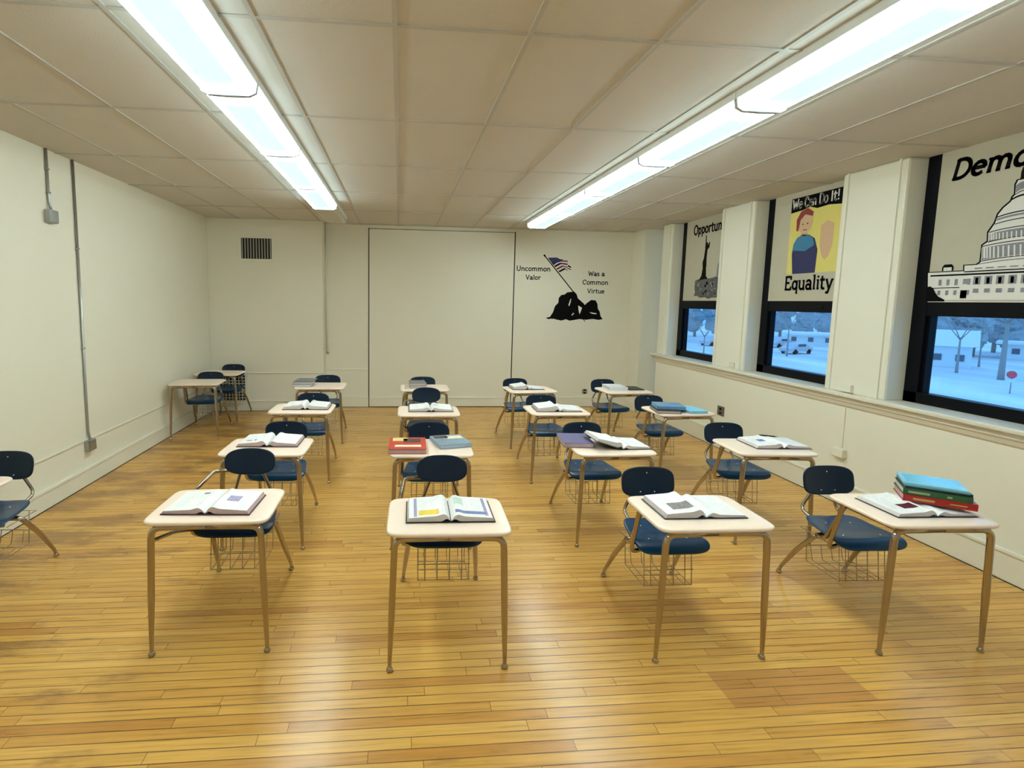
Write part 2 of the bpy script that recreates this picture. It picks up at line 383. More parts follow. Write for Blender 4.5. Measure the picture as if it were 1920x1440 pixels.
# ------------------------------------------------------------------ stroke lettering
def arc(cx, cy, rx, ry, a0, a1, n=9): return [(cx + rx * math.cos(R(a0 + (a1 - a0) * i / n)), cy + ry * math.sin(R(a0 + (a1 - a0) * i / n))) for i in range(n + 1)]
XH = .66
SERIF = {'h': .13}
GLY = {  # width, strokes, serif points (x, y)
 'U': (.86, [[(.15, 1), (.15, .32)] + arc(.43, .3, .28, .3, 180, 360) + [(.71, 1)]], [(.15, 1), (.71, 1)]),
 'V': (.84, [[(.1, 1), (.42, 0), (.74, 1)]], [(.1, 1), (.74, 1)]),
 'W': (1.15, [[(.1, 1), (.33, 0), (.57, .8), (.81, 0), (1.05, 1)]], [(.1, 1), (1.05, 1)]),
 'C': (.8, [arc(.43, .5, .33, .5, 50, 310, 14), [(.66, .95), (.66, .72)]], []),
 'D': (.86, [[(.16, 0), (.16, 1)] + arc(.36, .5, .40, .5, 90, -90, 14) + [(.16, 0)]], [(.14, 0), (.14, 1)]),
 'E': (.78, [[(.68, .8), (.68, 1), (.16, 1), (.16, 0), (.7, 0), (.7, .2)], [(.16, .52), (.5, .52)]], [(.14, 0), (.14, 1)]),
 'O': (.88, [arc(.44, .5, .36, .5, 0, 360, 20)], []),
 'I': (.36, [[(.18, 0), (.18, 1)]], []),
 '!': (.34, [[(.17, .35), (.17, 1)], [(.17, .02), (.17, .1)]], []),
 'a': (.68, [arc(.29, .18, .20, .18, 0, 360, 14), [(.12, .56)] + arc(.30, .46, .22, .20, 120, 0, 6) + [(.52, .0), (.62, 0)]], []),
 'c': (.6, [arc(.33, .33, .25, .33, 50, 310, 12)], []),
 'e': (.64, [[(.08, .36), (.56, .36)] + arc(.32, .33, .25, .33, 5, 310, 14)], []),
 'i': (.36, [[(.18, 0), (.18, XH)], [(.18, .86), (.18, .94)]], [(.18, 0), (.13, XH)]),
 'l': (.36, [[(.18, 0), (.18, 1.02)]], [(.18, 0), (.13, 1.02)]),
 'm': (1.08, [[(.16, 0), (.16, XH)], [(.16, .4)] + arc(.34, .42, .19, .24, 160, 0, 6) + [(.53, 0)], [(.53, .4)] + arc(.72, .42, .19, .24, 160, 0, 6) + [(.91, 0)]], [(.16, 0), (.53, 0), (.91, 0), (.1, XH)]),
 'n': (.74, [[(.16, 0), (.16, XH)], [(.16, .4)] + arc(.37, .42, .2, .24, 160, 0, 6) + [(.57, 0)]], [(.16, 0), (.57, 0), (.1, XH)]),
 'o': (.66, [arc(.33, .33, .25, .33, 0, 360, 16)], []),
 'p': (.7, [[(.16, -.3), (.16, XH)], arc(.37, .33, .22, .31, 0, 360, 14)], [(.16, -.3), (.1, XH)]),
 'q': (.7, [[(.56, -.3), (.56, XH)], arc(.33, .33, .22, .31, 0, 360, 14)], [(.56, -.3)]),
 'r': (.54, [[(.16, 0), (.16, XH)], [(.16, .38)] + arc(.36, .42, .2, .22, 160, 50, 5)], [(.16, 0), (.1, XH)]),
 's': (.56, [arc(.29, .49, .18, .16, 30, 240, 7) + arc(.27, .17, .2, .17, 70, -150, 8)], []),
 't': (.5, [[(.2, .9), (.2, .16)] + arc(.34, .16, .14, .16, 180, 310, 5), [(.05, XH), (.42, XH)]], []),
 'u': (.74, [[(.14, XH), (.14, .25)] + arc(.35, .24, .21, .24, 180, 330, 6) + [(.56, .2)], [(.56, XH), (.56, 0), (.64, 0)]], [(.09, XH), (.51, XH)]),
 'y': (.7, [[(.12, XH), (.36, .02)], [(.62, XH), (.28, -.3), (.12, -.28)]], [(.12, XH), (.62, XH)]),
 ' ': (.4, [], [])}
def ribbon(bm, pts, hw, P, mi=0, cap=True):
    pts = [Vector(p) for p in pts]
    for i in range(len(pts) - 1):
        a, b = pts[i], pts[i + 1]; d = b - a
        if d.length < 1e-6: continue
        d.normalize(); n = Vector((-d.y, d.x)) * hw; e = d * hw * (.45 if cap else 0)
        f = bm.faces.new([bm.verts.new(P(*(q))) for q in (a - n - e, b - n + e, b + n + e, a + n - e)]); f.material_index = mi
def text(bm, s, x0, x1, base, cap, P, hw=.06, serif=True, mi=0, slant=0.0, rise=0.0):
    tot = sum(GLY[c][0] for c in s); sx = (x1 - x0) / tot; u = 0; sign = 1
    ax = abs(sx)
    for c in s:
        w_, st, se = GLY[c]
        def Q(px, py, u=u):
            X_ = x0 + (u + px + slant * py) * sx; return P(X_, base + py * cap + rise * (u + px) * ax)
        # strokes are laid out in cap-height units so that the pen keeps its width
        k = ax / cap
        def Q2(px, py, u=u): return Q(px / k, py)
        for line in st: ribbon(bm, [(a * k, b) for a, b in line], hw, Q2, mi)
        if serif:
            for (a, b) in se: ribbon(bm, [(a * k - .1, b), (a * k + .12, b)], hw * .62, Q2, mi, False)
        u += w_
def poly(bm, pts, P, mi=0):
    vs = [bm.verts.new(P(*p)) for p in pts]
    for tri in tessellate_polygon([[Vector((p[0], p[1], 0)) for p in pts]]):
        try: f = bm.faces.new([vs[k] for k in tri]); f.material_index = mi
        except ValueError: pass
def paint(name, bm, mats, parent, th=.0006):
    bmesh.ops.triangulate(bm, faces=[f for f in bm.faces if len(f.verts) > 4])
    me = bpy.data.meshes.new(name); bm.to_mesh(me); bm.free()
    return link(name, me, parent, mats if isinstance(mats, (list, tuple)) else (mats,))

# ------------------------------------------------------------------ roller blinds with painted pictures
XS = XF + .002
def blind(a, b, label):
    e = empty('roller_blind', (XS, (a + b) / 2, 1.86), 0, label, 'window blind', 'painted blinds over the upper window sashes')
    hw_ = (b - a) / 2 - .115
    boxes('blind_fabric', [(-.010, -.006, -hw_, hw_, 0, CH - 1.86)], SHADE, e)
    boxes('bottom_bar', [(-.014, -.002, -hw_, hw_, 0, .014)], SHADE, e, bevel=.003)
    return e, (lambda off: (lambda y, z: (-.010 - off, y - (a + b) / 2, z - 1.86)))
def front(P): return P
# nearest: capitol dome
e3, F3 = blind(2.80, 4.0, 'window blind painted with a white domed building, over the window at the right edge')
bm = bmesh.new(); P = F3(.001)
AX = 3.255
def F3s(off):
    g = F3(off)
    return lambda y, z: g(y + (z - 2.2) * .1, z)
prof_ = [(.0, 2.70), (.05, 2.695), (.064, 2.665), (.066, 2.60), (.08, 2.585), (.09, 2.558), (.136, 2.521), (.168, 2.481), (.188, 2.42), (.229, 2.361), (.231, 2.296), (.266, 2.272), (.277, 2.151), (.30, 2.135), (.387, 2.135), (.387, 2.094), (.66, 2.094), (.66, 1.862)]
def sym(pr): return [(AX + h_, z_) for h_, z_ in pr] + [(AX - h_, z_) for h_, z_ in pr[::-1] if h_ > 0]
poly(bm, sym(prof_), F3s(.001), 0)
poly(bm, sym([(max(0, h_ - .010), z_ - .007) for h_, z_ in prof_[1:]]), F3s(.002), 1)
P = F3s(.003)
def bar(y0, y1, z0, z1, mi=2): poly(bm, [(y0, z0), (y1, z0), (y1, z1), (y0, z1)], P, mi)
def bow(hwid, z, th, mi=0, sag=.02):   # curved ring seen from below
    n = 12; q = [(AX + hwid * (1 - 2 * i / n), z + sag * (1 - (1 - 2 * i / n) ** 2)) for i in range(n + 1)]
    poly(bm, q + [(y, zz + th) for y, zz in q[::-1]], P, mi)
for hwid, z, th, mi in ((.053, 2.605, .05, 2), (.055, 2.59, .006, 0), (.075, 2.558, .012, 0), (.165, 2.452, .008, 0), (.172, 2.43, .014, 2), (.178, 2.405, .006, 0), (.215, 2.352, .006, 0), (.215, 2.29, .052, 2), (.222, 2.283, .006, 0), (.255, 2.256, .006, 0), (.262, 2.160, .085, 2), (.266, 2.15, .006, 0), (.28, 2.13, .004, 0)): bow(hwid, z, th, mi)
P = F3s(.004)
for i in range(22):
    yy = AX + .255 * math.sin(-1.5 + 3.0 * i / 21); bar(yy - .005, yy + .005, 2.172, 2.25, 1)
    yy = AX + .208 * math.sin(-1.5 + 3.0 * i / 21); bar(yy - .004, yy + .004, 2.30, 2.345, 1)
P = F3(.004)
bar(2.6, 3.622, 2.078, 2.086, 0); bar(2.6, 3.87, 2.056, 2.068, 0)
for k in range(9):
    y1 = 3.55 - k * .075; bar(y1 - .05, y1, 1.985, 2.045, 2); bar(y1 - .034, y1 - .014, 1.99, 2.035, 1); bar(y1 - .044, y1 - .006, 1.925, 1.955, 2); bar(y1 - .05, y1, 2.100, 2.108, 2)
for k in range(4):
    y1 = 3.80 - k * .06 - (.03 if k > 2 else 0); bar(y1 - .022, y1, 1.985, 2.03, 2); bar(y1 - .022, y1, 1.91, 1.945, 2)
bar(3.59, 3.62, 1.99, 2.03, 2); bar(3.585, 3.63, 1.885, 1.945, 0); bar(3.59, 3.625, 1.89, 1.94, 1); bar(3.6, 3.616, 1.905, 1.93, 2)
bar(3.64, 3.88, 1.962, 1.968, 0)
poly(bm, [(3.70, 2.095), (3.70, 2.125), (3.715, 2.145), (3.77, 2.145), (3.785, 2.125), (3.785, 2.095)], P, 0); poly(bm, [(3.712, 2.095), (3.712, 2.122), (3.773, 2.122), (3.773, 2.095)], F3(.005), 1)
poly(bm, [(AX - .025, 2.69), (AX - .02, 2.74), (AX - .010, 2.775), (AX + .010, 2.775), (AX + .022, 2.745), (AX + .028, 2.69)], F3s(.0025), 3)
poly(bm, [(3.885, 1.86), (3.885, 1.975), (3.86, 1.98), (3.835, 1.965), (3.815, 1.93), (3.79, 1.90), (3.74, 1.875), (3.735, 1.86)], F3(.006), 0)
paint('painted_dome_building', bm, [INK, PNT_W, PNT_G, INK_BR], e3)
bm = bmesh.new(); text(bm, 'Democracy', 3.80, 2.80, 2.79, .135, F3(.002), hw=.105, slant=.16); paint('lettering', bm, INK, e3)
# middle: poster with a plain figure
e2, F2 = blind(4.63, 5.83, 'window blind painted with a yellow poster of a figure above the word Equality')
bm = bmesh.new(); y0, y1, z0, z1 = 4.79, 5.46, 2.15, 2.95
poly(bm, [(y0, z0), (y1, z0), (y1, z1), (y0, z1)], F2(.001), 0)
poly(bm, [(y0, z1), (y1, z1), (y1, 2.80), (5.30, 2.81), (5.20, 2.83), (5.10, 2.80), (4.95, 2.81), (y0, 2.79)], F2(.002), 1)
def ell(cx, cz, rx, rz, off, mi, n=20): poly(bm, [(cx + rx * math.cos(2 * math.pi * i / n), cz + rz * math.sin(2 * math.pi * i / n)) for i in range(n)], F2(off), mi)
poly(bm, [(5.37, 2.15), (5.40, 2.36), (5.385, 2.47), (5.34, 2.53), (5.26, 2.555), (5.18, 2.545), (5.10, 2.50), (5.05, 2.38), (5.06, 2.15)], F2(.002), 4)
poly(bm, [(5.395, 2.40), (5.385, 2.47), (5.34, 2.53), (5.26, 2.555), (5.18, 2.545), (5.12, 2.50), (5.10, 2.43), (5.22, 2.38)], F2(.003), 5)
poly(bm, [(5.29, 2.54), (5.29, 2.62), (5.20, 2.62), (5.20, 2.54)], F2(.003), 3)
ell(5.245, 2.675, .095, .115, .004, 3); poly(bm, [(5.36, 2.60), (5.365, 2.72), (5.31, 2.80), (5.22, 2.82), (5.14, 2.77), (5.15, 2.73), (5.25, 2.76), (5.31, 2.71), (5.33, 2.60)], F2(.005), 2)
poly(bm, [(5.28, 2.655), (5.265, 2.655), (5.265, 2.668), (5.28, 2.668)], F2(.006), 1); poly(bm, [(5.215, 2.655), (5.20, 2.655), (5.20, 2.668), (5.215, 2.668)], F2(.006), 1); poly(bm, [(5.265, 2.605), (5.21, 2.605), (5.215, 2.595), (5.26, 2.595)], F2(.006), 2)
# an open tan shape beside the figure (a plain shield)
poly(bm, [(4.87, 2.62), (4.95, 2.66), (5.03, 2.62), (5.03, 2.42), (4.99, 2.31), (4.95, 2.27), (4.91, 2.31), (4.87, 2.42)], F2(.002), 3)
paint('painted_poster', bm, [PNT_Y, INK, PNT_R, PNT_T, PNT_B, PNT_C, PNT_W], e2)
for w_, xa, xb in (('We', 5.445, 5.305), ('Can', 5.275, 5.115), ('Do', 5.085, 4.97), ('It!', 4.94, 4.83)):
    bm = bmesh.new(); text(bm, w_, xa, xb, 2.84, .095, F2(.004), hw=.085, serif=False); paint('poster_lettering', bm, PNT_W, e2)
bm = bmesh.new(); text(bm, 'Equality', 5.47, 4.82, 1.985, .135, F2(.002), hw=.092); paint('lettering', bm, INK, e2)
# farthest: statue on a stone base
e1, F1 = blind(6.46, 7.66, 'window blind painted with a dark statue on a grey stone base, farthest from the camera')
bm = bmesh.new()
for q in ([(7.25, 2.144), (7.14, 2.165), (7.10, 2.21), (7.0, 2.21), (6.94, 2.165), (6.86, 2.144)], [(7.10, 2.20), (7.075, 2.34), (7.0, 2.34), (6.985, 2.20)], [(7.085, 2.33), (7.09, 2.40), (7.06, 2.46), (7.0, 2.46), (6.99, 2.33)], [(7.065, 2.45), (7.045, 2.60), (6.985, 2.60), (7.0, 2.45)], [(7.05, 2.59), (7.045, 2.66), (6.99, 2.66), (6.985, 2.59)], [(6.99, 2.56), (6.99, 2.62), (6.955, 2.665), (6.94, 2.655), (6.95, 2.59)], [(7.048, 2.64), (7.052, 2.76), (7.035, 2.765), (7.02, 2.64)]): poly(bm, q, F1(.001), 0)
rnd = random.Random(4); pts = [(7.245, 2.144), (7.25, 2.05), (7.23, 1.97), (7.26, 1.93), (7.16, 1.925), (7.10, 1.90), (6.98, 1.91), (6.9, 1.885), (6.8, 1.905), (6.66, 1.90), (6.58, 1.93), (6.58, 2.15), (6.70, 2.16), (6.72, 2.19), (6.85, 2.17)]
poly(bm, pts, F1(.002), 1)
for _ in range(26):
    cy, cz = rnd.uniform(6.62, 7.2), rnd.uniform(1.94, 2.11); r1, r2 = rnd.uniform(.012, .04), rnd.uniform(.008, .022)
    poly(bm, [(cy + r1 * math.cos(k) * rnd.uniform(.6, 1), cz + r2 * math.sin(k)) for k in (0, 1, 2, 3, 4, 5)], F1(.003 + .0002 * _), rnd.choice((0, 2, 0)))
poly(bm, [(6.745, 2.19), (6.735, 2.33), (6.715, 2.37), (6.695, 2.33), (6.70, 2.19)], F1(.0015), 2)
paint('painted_statue', bm, [INK_BR, STONE, PNT_G], e1)
bm = bmesh.new(); text(bm, 'Opportunity', 7.36, 6.50, 2.80, .125, F1(.002), hw=.10); paint('lettering', bm, INK_BR, e1)
for (a, b), lb in (((.97, 2.17), 'plain cream window blind beside the camera'), ((-.85, .35), 'plain cream window blind behind the camera')): blind(a, b, lb)

# ------------------------------------------------------------------ painted wall picture
mu = empty('wall_painting', (2.7, YB, 1.5), 0, 'black painted mound with a slanted flag and words, on the back wall', 'wall painting')
def PW(off):
    def f(x, z):
        x2 = x * 1.0132; z2 = HC + (z - HC) * 1.0132
        return (x2 - 2.7, -.0015 - off, z2 - 1.5)
    return f
bm = bmesh.new()
mound = [(2.465, 1.55), (2.52, 1.56), (2.57, 1.64), (2.60, 1.74), (2.655, 1.80), (2.66, 1.88), (2.70, 1.93), (2.76, 1.94), (2.80, 1.975), (2.87, 1.985), (2.92, 1.99), (2.965, 1.95), (2.99, 1.88), (3.05, 1.83), (3.10, 1.79), (3.16, 1.81), (3.22, 1.855), (3.30, 1.85), (3.335, 1.79), (3.345, 1.71), (3.38, 1.66), (3.40, 1.58), (3.44, 1.535), (3.37, 1.52), (3.26, 1.535), (3.15, 1.52), (3.03, 1.53), (2.95, 1.515), (2.86, 1.50), (2.80, 1.525), (2.72, 1.50), (2.64, 1.515), (2.56, 1.535), (2.49, 1.52)]
poly(bm, mound, PW(0), 0)
for q in ([(3.0, 1.76), (3.07, 1.72), (3.05, 1.66), (3.03, 1.61), (3.01, 1.68)], [(2.83, 1.76), (2.86, 1.86), (2.875, 1.87), (2.865, 1.80), (2.845, 1.745)], [(2.89, 1.60), (2.92, 1.635), (2.935, 1.62), (2.90, 1.585)], [(3.10, 1.79), (3.15, 1.82), (3.14, 1.79), (3.11, 1.77)], [(3.20, 1.65), (3.33, 1.63), (3.32, 1.615), (3.24, 1.625)]): poly(bm, q, PW(.0008), 1)
ribbon(bm, [(3.02, 1.54), (3.09, 1.54), (3.13, 1.49)], .006, PW(0), 0); ribbon(bm, [(3.08, 1.55), (3.14, 1.555)], .005, PW(0), 0); ribbon(bm, [(2.57, 1.53), (2.50, 1.55), (2.46, 1.535)], .006, PW(0), 0)
paint('painted_mound', bm, [INK, WALL], mu)
bm = bmesh.new()
ribbon(bm, [(2.39, 2.575), (2.935, 1.955)], .0085, PW(0), 0); ribbon(bm, [(2.382, 2.584), (2.398, 2.566)], .014, PW(.0005), 0)
F0 = [(2.43, 2.545), (2.52, 2.55), (2.60, 2.55), (2.66, 2.52), (2.72, 2.522), (2.785, 2.495), (2.79, 2.44), (2.84, 2.40), (2.855, 2.39), (2.855, 2.345), (2.79, 2.36), (2.75, 2.345), (2.70, 2.32), (2.66, 2.297)]
poly(bm, F0, PW(.001), 1)
for k in range(4):
    t0, t1 = .38 + k * .17, .38 + k * .17 + .085
    a0 = (2.43 + .23 * t0, 2.545 - .248 * t0); a1 = (2.43 + .23 * t1, 2.545 - .248 * t1)
    o0, o1 = (.085 - k * .03, .085 - k * .03)
    poly(bm, [a0, (a0[0] + .10, a0[1] + .055), (2.785 + (.0 if k < 2 else -.0), 2.50 - .05 * k), (2.79, 2.48 - .05 * k), (a1[0] + .10, a1[1] + .055), a1], PW(.0015 + .0002 * k), 0 if k % 2 else 2)
poly(bm, [(2.80, 2.43), (2.85, 2.40), (2.85, 2.38), (2.79, 2.405)], PW(.002), 0); poly(bm, [(2.79, 2.385), (2.85, 2.36), (2.85, 2.345), (2.785, 2.37)], PW(.002), 2)
poly(bm, [(2.45, 2.54), (2.60, 2.548), (2.66, 2.52), (2.71, 2.52), (2.67, 2.485), (2.60, 2.46), (2.545, 2.42)], PW(.003), 3)
for k in range(7): ell_c = (2.52 + .035 * (k % 4), 2.525 - .03 * (k // 4) - .01 * (k % 2)); poly(bm, [(ell_c[0] - .004, ell_c[1]), (ell_c[0], ell_c[1] - .005), (ell_c[0] + .004, ell_c[1]), (ell_c[0], ell_c[1] + .005)], PW(.0035), 1)
paint('painted_flag', bm, [INK, PNT_W, PNT_R, PNT_B], mu)
for s, xa, xb, zb, cp in (('Uncommon', 1.922, 2.504, 2.320, .075), ('Valor', 2.079, 2.339, 2.178, .072), ('Was a', 3.149, 3.437, 2.26, .072), ('Common', 3.057, 3.509, 2.115, .072), ('Virtue', 3.145, 3.446, 1.97, .07)):
    bm = bmesh.new(); text(bm, s, xa, xb, zb, cp, PW(0), hw=.095); paint('lettering', bm, INK_BR, mu)

# ------------------------------------------------------------------ wall fittings
def vent(name, cx, z0, wd, ht, ypl, label, cat, vertical=True):
    e = empty(name, (cx, ypl, z0), 0, label, cat)
    h = wd / 2
    boxes('frame', [(-h - .05, h + .05, -.012, 0, -.045, 0), (-h - .05, h + .05, -.012, 0, ht, ht + .045), (-h - .05, -h, -.012, 0, 0, ht), (h, h + .05, -.012, 0, 0, ht)], TRIM, e, bevel=.003)
    boxes('backing', [(-h, h, -.003, -.001, 0, ht)], DARKGAP, e)
    return e, h
e, h = vent('supply_vent', -2.22, 2.40, .46, .315, YL, 'cream wall vent with dark vertical slots, high on the left of the back wall', 'air vent')
boxes('louvre', [(-h + .012 + k * .0425, -h + .024 + k * .0425, -.014, -.002, 0, .315) for k in range(11)], mat('louvre_paint', (.4, .37, .34), .5), e)
e, h = vent('floor_grille', -2.635, .12, .40, .46, YL, 'dark wall grille with a square grid, low in the back left corner behind the desks', 'air vent')
boxes('grid', [(-h + k * .05 - .004, -h + k * .05 + .004, -.012, -.002, 0, .46) for k in range(9)] + [(-h, h, -.013, -.002, k * .046 - .004, k * .046 + .004) for k in range(11)], TRIM, e)
def conduit(label, y, z_top, z_bot, boxz, bx=.055):
    e = empty('electrical_conduit', (XL, y, boxz), 0, label, 'conduit')
    bm = bmesh.new(); tube(bm, [(.014, 0, z_top - boxz), (.014, 0, .12), (.03, 0, .04)], .011, 10, .03); build('pipe', bm, STEEL, e, True)
    b = boxes('junction_box', [(0, .05, -.055, .055, -.06, .05)], STEEL, e, bevel=.008)
    boxes('cover_plate', [(.05, .056, -.05, .05, -.055, .045)], STEEL, b, bevel=.004)
    for k in (0.35, .7):
        boxes('pipe_strap', [(0, .028, -.016, .016, (z_top - boxz) * k - .008, (z_top - boxz) * k + .008)], STEEL, e, bevel=.003)
    return e
conduit('short steel conduit dropping from the ceiling to a junction box, left wall', 4.80, CH, 0, 2.46)
conduit('long steel conduit from ceiling down to the outlet box near the floor, left wall', 5.16, CH, 0, .385)
def raceway(label, lst):
    return tag(boxes('cable_raceway', lst, TRIM, bevel=.003), label, 'cable raceway')
raceway('thin painted cable raceway running low along the left wall', [(XL, XL + .013, 1.5, YL, .425, .443)])
raceway('thin painted cable raceway along the back wall left bay, behind the corner desks', [(XL, -1.23, YL - .013, YL, .605, .622)])
raceway('short raceway on the back wall between the bay and the dark panel joint', [(-1.215, PX0 - .01, YB - .013, YB, .628, .645)])
e = empty('wall_pipe', (-1.19, YB - .03, .92), 0, 'white painted vertical pipe on the back wall with a small tap end', 'pipe')
bm = bmesh.new(); tube(bm, [(0, 0, 0), (0, 0, CH - .92)], .014, 10); build('pipe', bm, TRIM, e, True)
bm = bmesh.new(); tube(bm, [(0, 0, .02), (0, -.02, -.01), (.03, -.035, -.005)], .012, 10, .01); build('end_fitting', bm, STEEL, e, True)
def outlet(label, loc, axis, plate, dark=True, sz=(.075, .115)):
    e = empty('wall_outlet', loc, 0, label, 'outlet'); w_, h_ = sz[0] / 2, sz[1] / 2
    if axis == 'x':
        boxes('plate', [(-.012, 0, -w_, w_, -h_, h_)], plate, e, bevel=.003)
        boxes('socket', [(-.014, -.011, -.02, .02, s - .014, s + .014) for s in (-.026, .026)], INK if dark else TRIM, e, bevel=.002)
    else:
        boxes('plate', [(-w_, w_, -.012, 0, -h_, h_)], plate, e, bevel=.003)
        boxes('socket', [(-.02, .02, -.014, -.011, s - .014, s + .014) for s in (-.026, .026)], INK if dark else TRIM, e, bevel=.002)
BRNP = mat('brown_outlet_plate', (.12, .10, .07), .4)
outlet('dark outlet plate low on the right wall below the far windows', (XR, 6.18, .475), 'x', BRNP, sz=(.13, .12))
outlet('small metal outlet low on the right side of the back wall', (3.22, YB, .27), 'y', STEEL, sz=(.09, .075))
e = empty('surface_box', (XR, 4.36, .475), 0, 'white surface box with a cord channel up to the sill, right wall', 'junction box')
boxes('box_body', [(-.045, 0, -.06, .06, -.04, .04)], TRIM, e, bevel=.006); boxes('cord_channel', [(-.010, 0, -.009, .009, .04, .42)], WALL, e, bevel=.002)
tag(boxes('wall_box', [(XR - .03, XR, 4.30, 4.42, 1.04, 1.11)], TRIM, bevel=.005), 'small cream box at the foot of the pier between the nearer windows', 'junction box')
tag(boxes('wall_box', [(XR - .012, XR, 5.98, 6.08, 1.05, 1.11)], SILL, bevel=.005), 'tiny cream cover plate at the foot of the farther window pier', 'junction box')

# ------------------------------------------------------------------ student desks with attached chairs
def leg_r(z0=.0, z1=.30, a=.0095, b=.0165):
    return lambda p: a + (b - a) * min(1, max(0, (p.z - z0) / (z1 - z0)))
def make_desk(kind, seatmat, backmat):
    root = empty('student_desk')
    zs = .425 if kind == 0 else .49
    bm = bmesh.new(); shell(bm, num_map(lambda u, v: (u, .23 + v, .700)), .305, .23, 9, .022, .965, 72); build('desktop', bm, TOP, root, True)
    boxes('underside_tray', [(-.25, .25, .06, .43, .668, .689)], CHROME if 0 else mat_under, root, bevel=.01)
    for s in (-1, 1):
        bm = bmesh.new(); tube(bm, [(s * .283, .03, .012), (s * .283, .03, .05), (s * .278, .031, .20), (s * .274, .032, .32), (s * .262, .035, .672), (0, .04, .674)], .0165, 12, .05, leg_r()); L = build('front_leg', bm, CHROME, root, True)
        bm = bmesh.new(); lathe(bm, [(.010, 0), (.016, .004), (.017, .012), (.012, .022), (.009, .026)], (s * .283, .03, 0)); build('foot_glide', bm, CHROME, L, True)
    # side frame that ties the writing top to the seat
    bm = bmesh.new(); tube(bm, [(-.225, .05, .676), (-.232, .395, .676), (-.238, .47, zs - .06), (-.12, .52, zs - .062), (.15, .53, zs - .055)], .0125, 12, .045); build('side_frame', bm, CHROME, root, True)
    if kind == 1:
        bm = bmesh.new(); tube(bm, [(-.268, .04, .60), (-.255, .28, .54), (-.19, .52, zs - .04)], .010, 12, .04); build('side_rail', bm, CHROME, root, True)
        bm = bmesh.new(); tube(bm, [(.0, .845, .70), (-.235, .835, .692), (-.252, .60, .665), (-.25, .38, .674), (-.2, .12, .676)], .0115, 12, .04); build('side_rail', bm, CHROME, root, True)
    else:
        bm = bmesh.new(); tube(bm, [(-.205, .10, .676), (-.21, .40, .672), (-.225, .52, zs - .035), (-.21, .60, zs - .035)], .011, 12, .045); build('side_rail', bm, CHROME, root, True)
    # seat
    yc, hx, hy = .585, .205, .20
    def sf(u, v):
        k = 1 - .16 * (v / hy); z = zs - .014 * (1 - (u / hx) ** 2) * min(1, max(0, (v + .17) / .15)) + .018 * max(0, v / hy) ** 2
        d = max(0, (-v - .11)) / (hy - .11); z -= .045 * d * d
        return (u * k, yc + v + .012 * d * d, z)
    bm = bmesh.new(); shell(bm, num_map(sf), hx, hy, 5.5, .016, .95, 64); S = build('seat', bm, seatmat, root, True)
    if kind == 0:
        for (a, b) in ((-.11, -.08), (.11, -.08), (-.09, .10), (.09, .10)):
            q = sf(a, b); bm = bmesh.new(); lathe(bm, [(.006, 0), (.005, .003), (.001, .004)], (q[0], q[1], q[2] + .0075), 10); build('rivet', bm, RIVET, S, True)
    # backrest
    bz, bhx, bhy, ex = (.667, .175, .093, 3.4) if kind == 0 else (.762, .158, .082, 2.7)
    def bf(u, v): return (u, .815 - .8 * u * u + .20 * v - .6 * v * v, bz + v)
    bm = bmesh.new(); shell(bm, num_map(bf), bhx, bhy, ex, .014, .94, 64); Bk = build('backrest', bm, backmat, root, True)
    if kind == 0:
        for (a, b) in ((0, .055), (-.047, -.062), (.047, -.062)):
            q = Vector(bf(a, b)); bm = bmesh.new(); tube(bm, [q + Vector((0, -.006, 0)), q + Vector((0, -.0105, 0))], .0048, 10); build('rivet', bm, RIVET, Bk, True)
    # seat tubes running up to the backrest
    for s in (-1, 1):
        bm = bmesh.new(); tube(bm, [(s * .10, .45, zs - .028), (s * .11, .66, zs - .03), (s * .125, .86, zs + .03), (s * .060, .825, bz - .045), (s * .052, .826, bz - .01)], .0105, 12, .05); build('back_post', bm, CHROME, root, True)
        bm = bmesh.new(); tube(bm, [(s * .235, .86, .014), (s * .233, .85, .05), (s * .215, .745, .22), (s * .19, .62, zs - .045), (0, .60, zs - .045)], .0165, 12, .045, leg_r(.0, .2, .0095, .0155)); L = build('rear_leg', bm, CHROME, root, True)
        bm = bmesh.new(); lathe(bm, [(.010, 0), (.016, .004), (.017, .012), (.012, .022), (.009, .026)], (s * .235, .86, 0)); build('foot_glide', bm, CHROME, L, True)
    # book basket of bent wire
    bm = bmesh.new(); zb, zt = zs - .275, zs - .055; r = .0028
    for xx in (-.145, -.105, -.035, .035, .105, .145):
        tube(bm, [(xx, .50, zt + .01), (xx * 1.0, .47, zb), (xx, .74, zb), (xx, .765, zb + .09 if abs(xx) < .12 else zt)], r, 6, .012)
    for yy, zz in ((.475, zb + .003), (.60, zb - .003), (.70, zb - .003)): tube(bm, [(-.145, yy, zz), (.145, yy, zz)], r, 6)
    tube(bm, [(-.19, .765, zt), (.19, .765, zt)], r, 6); tube(bm, [(-.145, .762, zb + .09), (.145, .762, zb + .09)], r, 6)
    tube(bm, [(-.19, .50, zt), (-.19, .765, zt)], r, 6); tube(bm, [(.19, .50, zt), (.19, .765, zt)], r, 6)
    tube(bm, [(-.15, .47, zb + .10), (.15, .47, zb + .10)], r, 6)
    build('book_basket', bm, WIRE, root, True)
    return root
mat_under = mat('desk_underside', (0.10, 0.085, 0.07), 0.6)
desk0 = make_desk(0, SEATB, SEATD); desk1 = make_desk(1, SEATD, SEATD)
used = {0: False, 1: False}
DG = 'student desks with attached chairs'
DESK = {}
def put_desk(key, x, y, a, kind, label, dz=0):
    p = desk0 if kind == 0 else desk1
    o = p if not used[kind] else copy_tree(p); used[kind] = True
    o.location = (x, y, 0); o.rotation_euler.z = a; tag(o, label, 'desk', DG); DESK[key] = (x, y, a)
put_desk('A', -.948, 2.545, -.005, 1, 'front row desk farthest left of the four, with an open book and dark oval backrest')
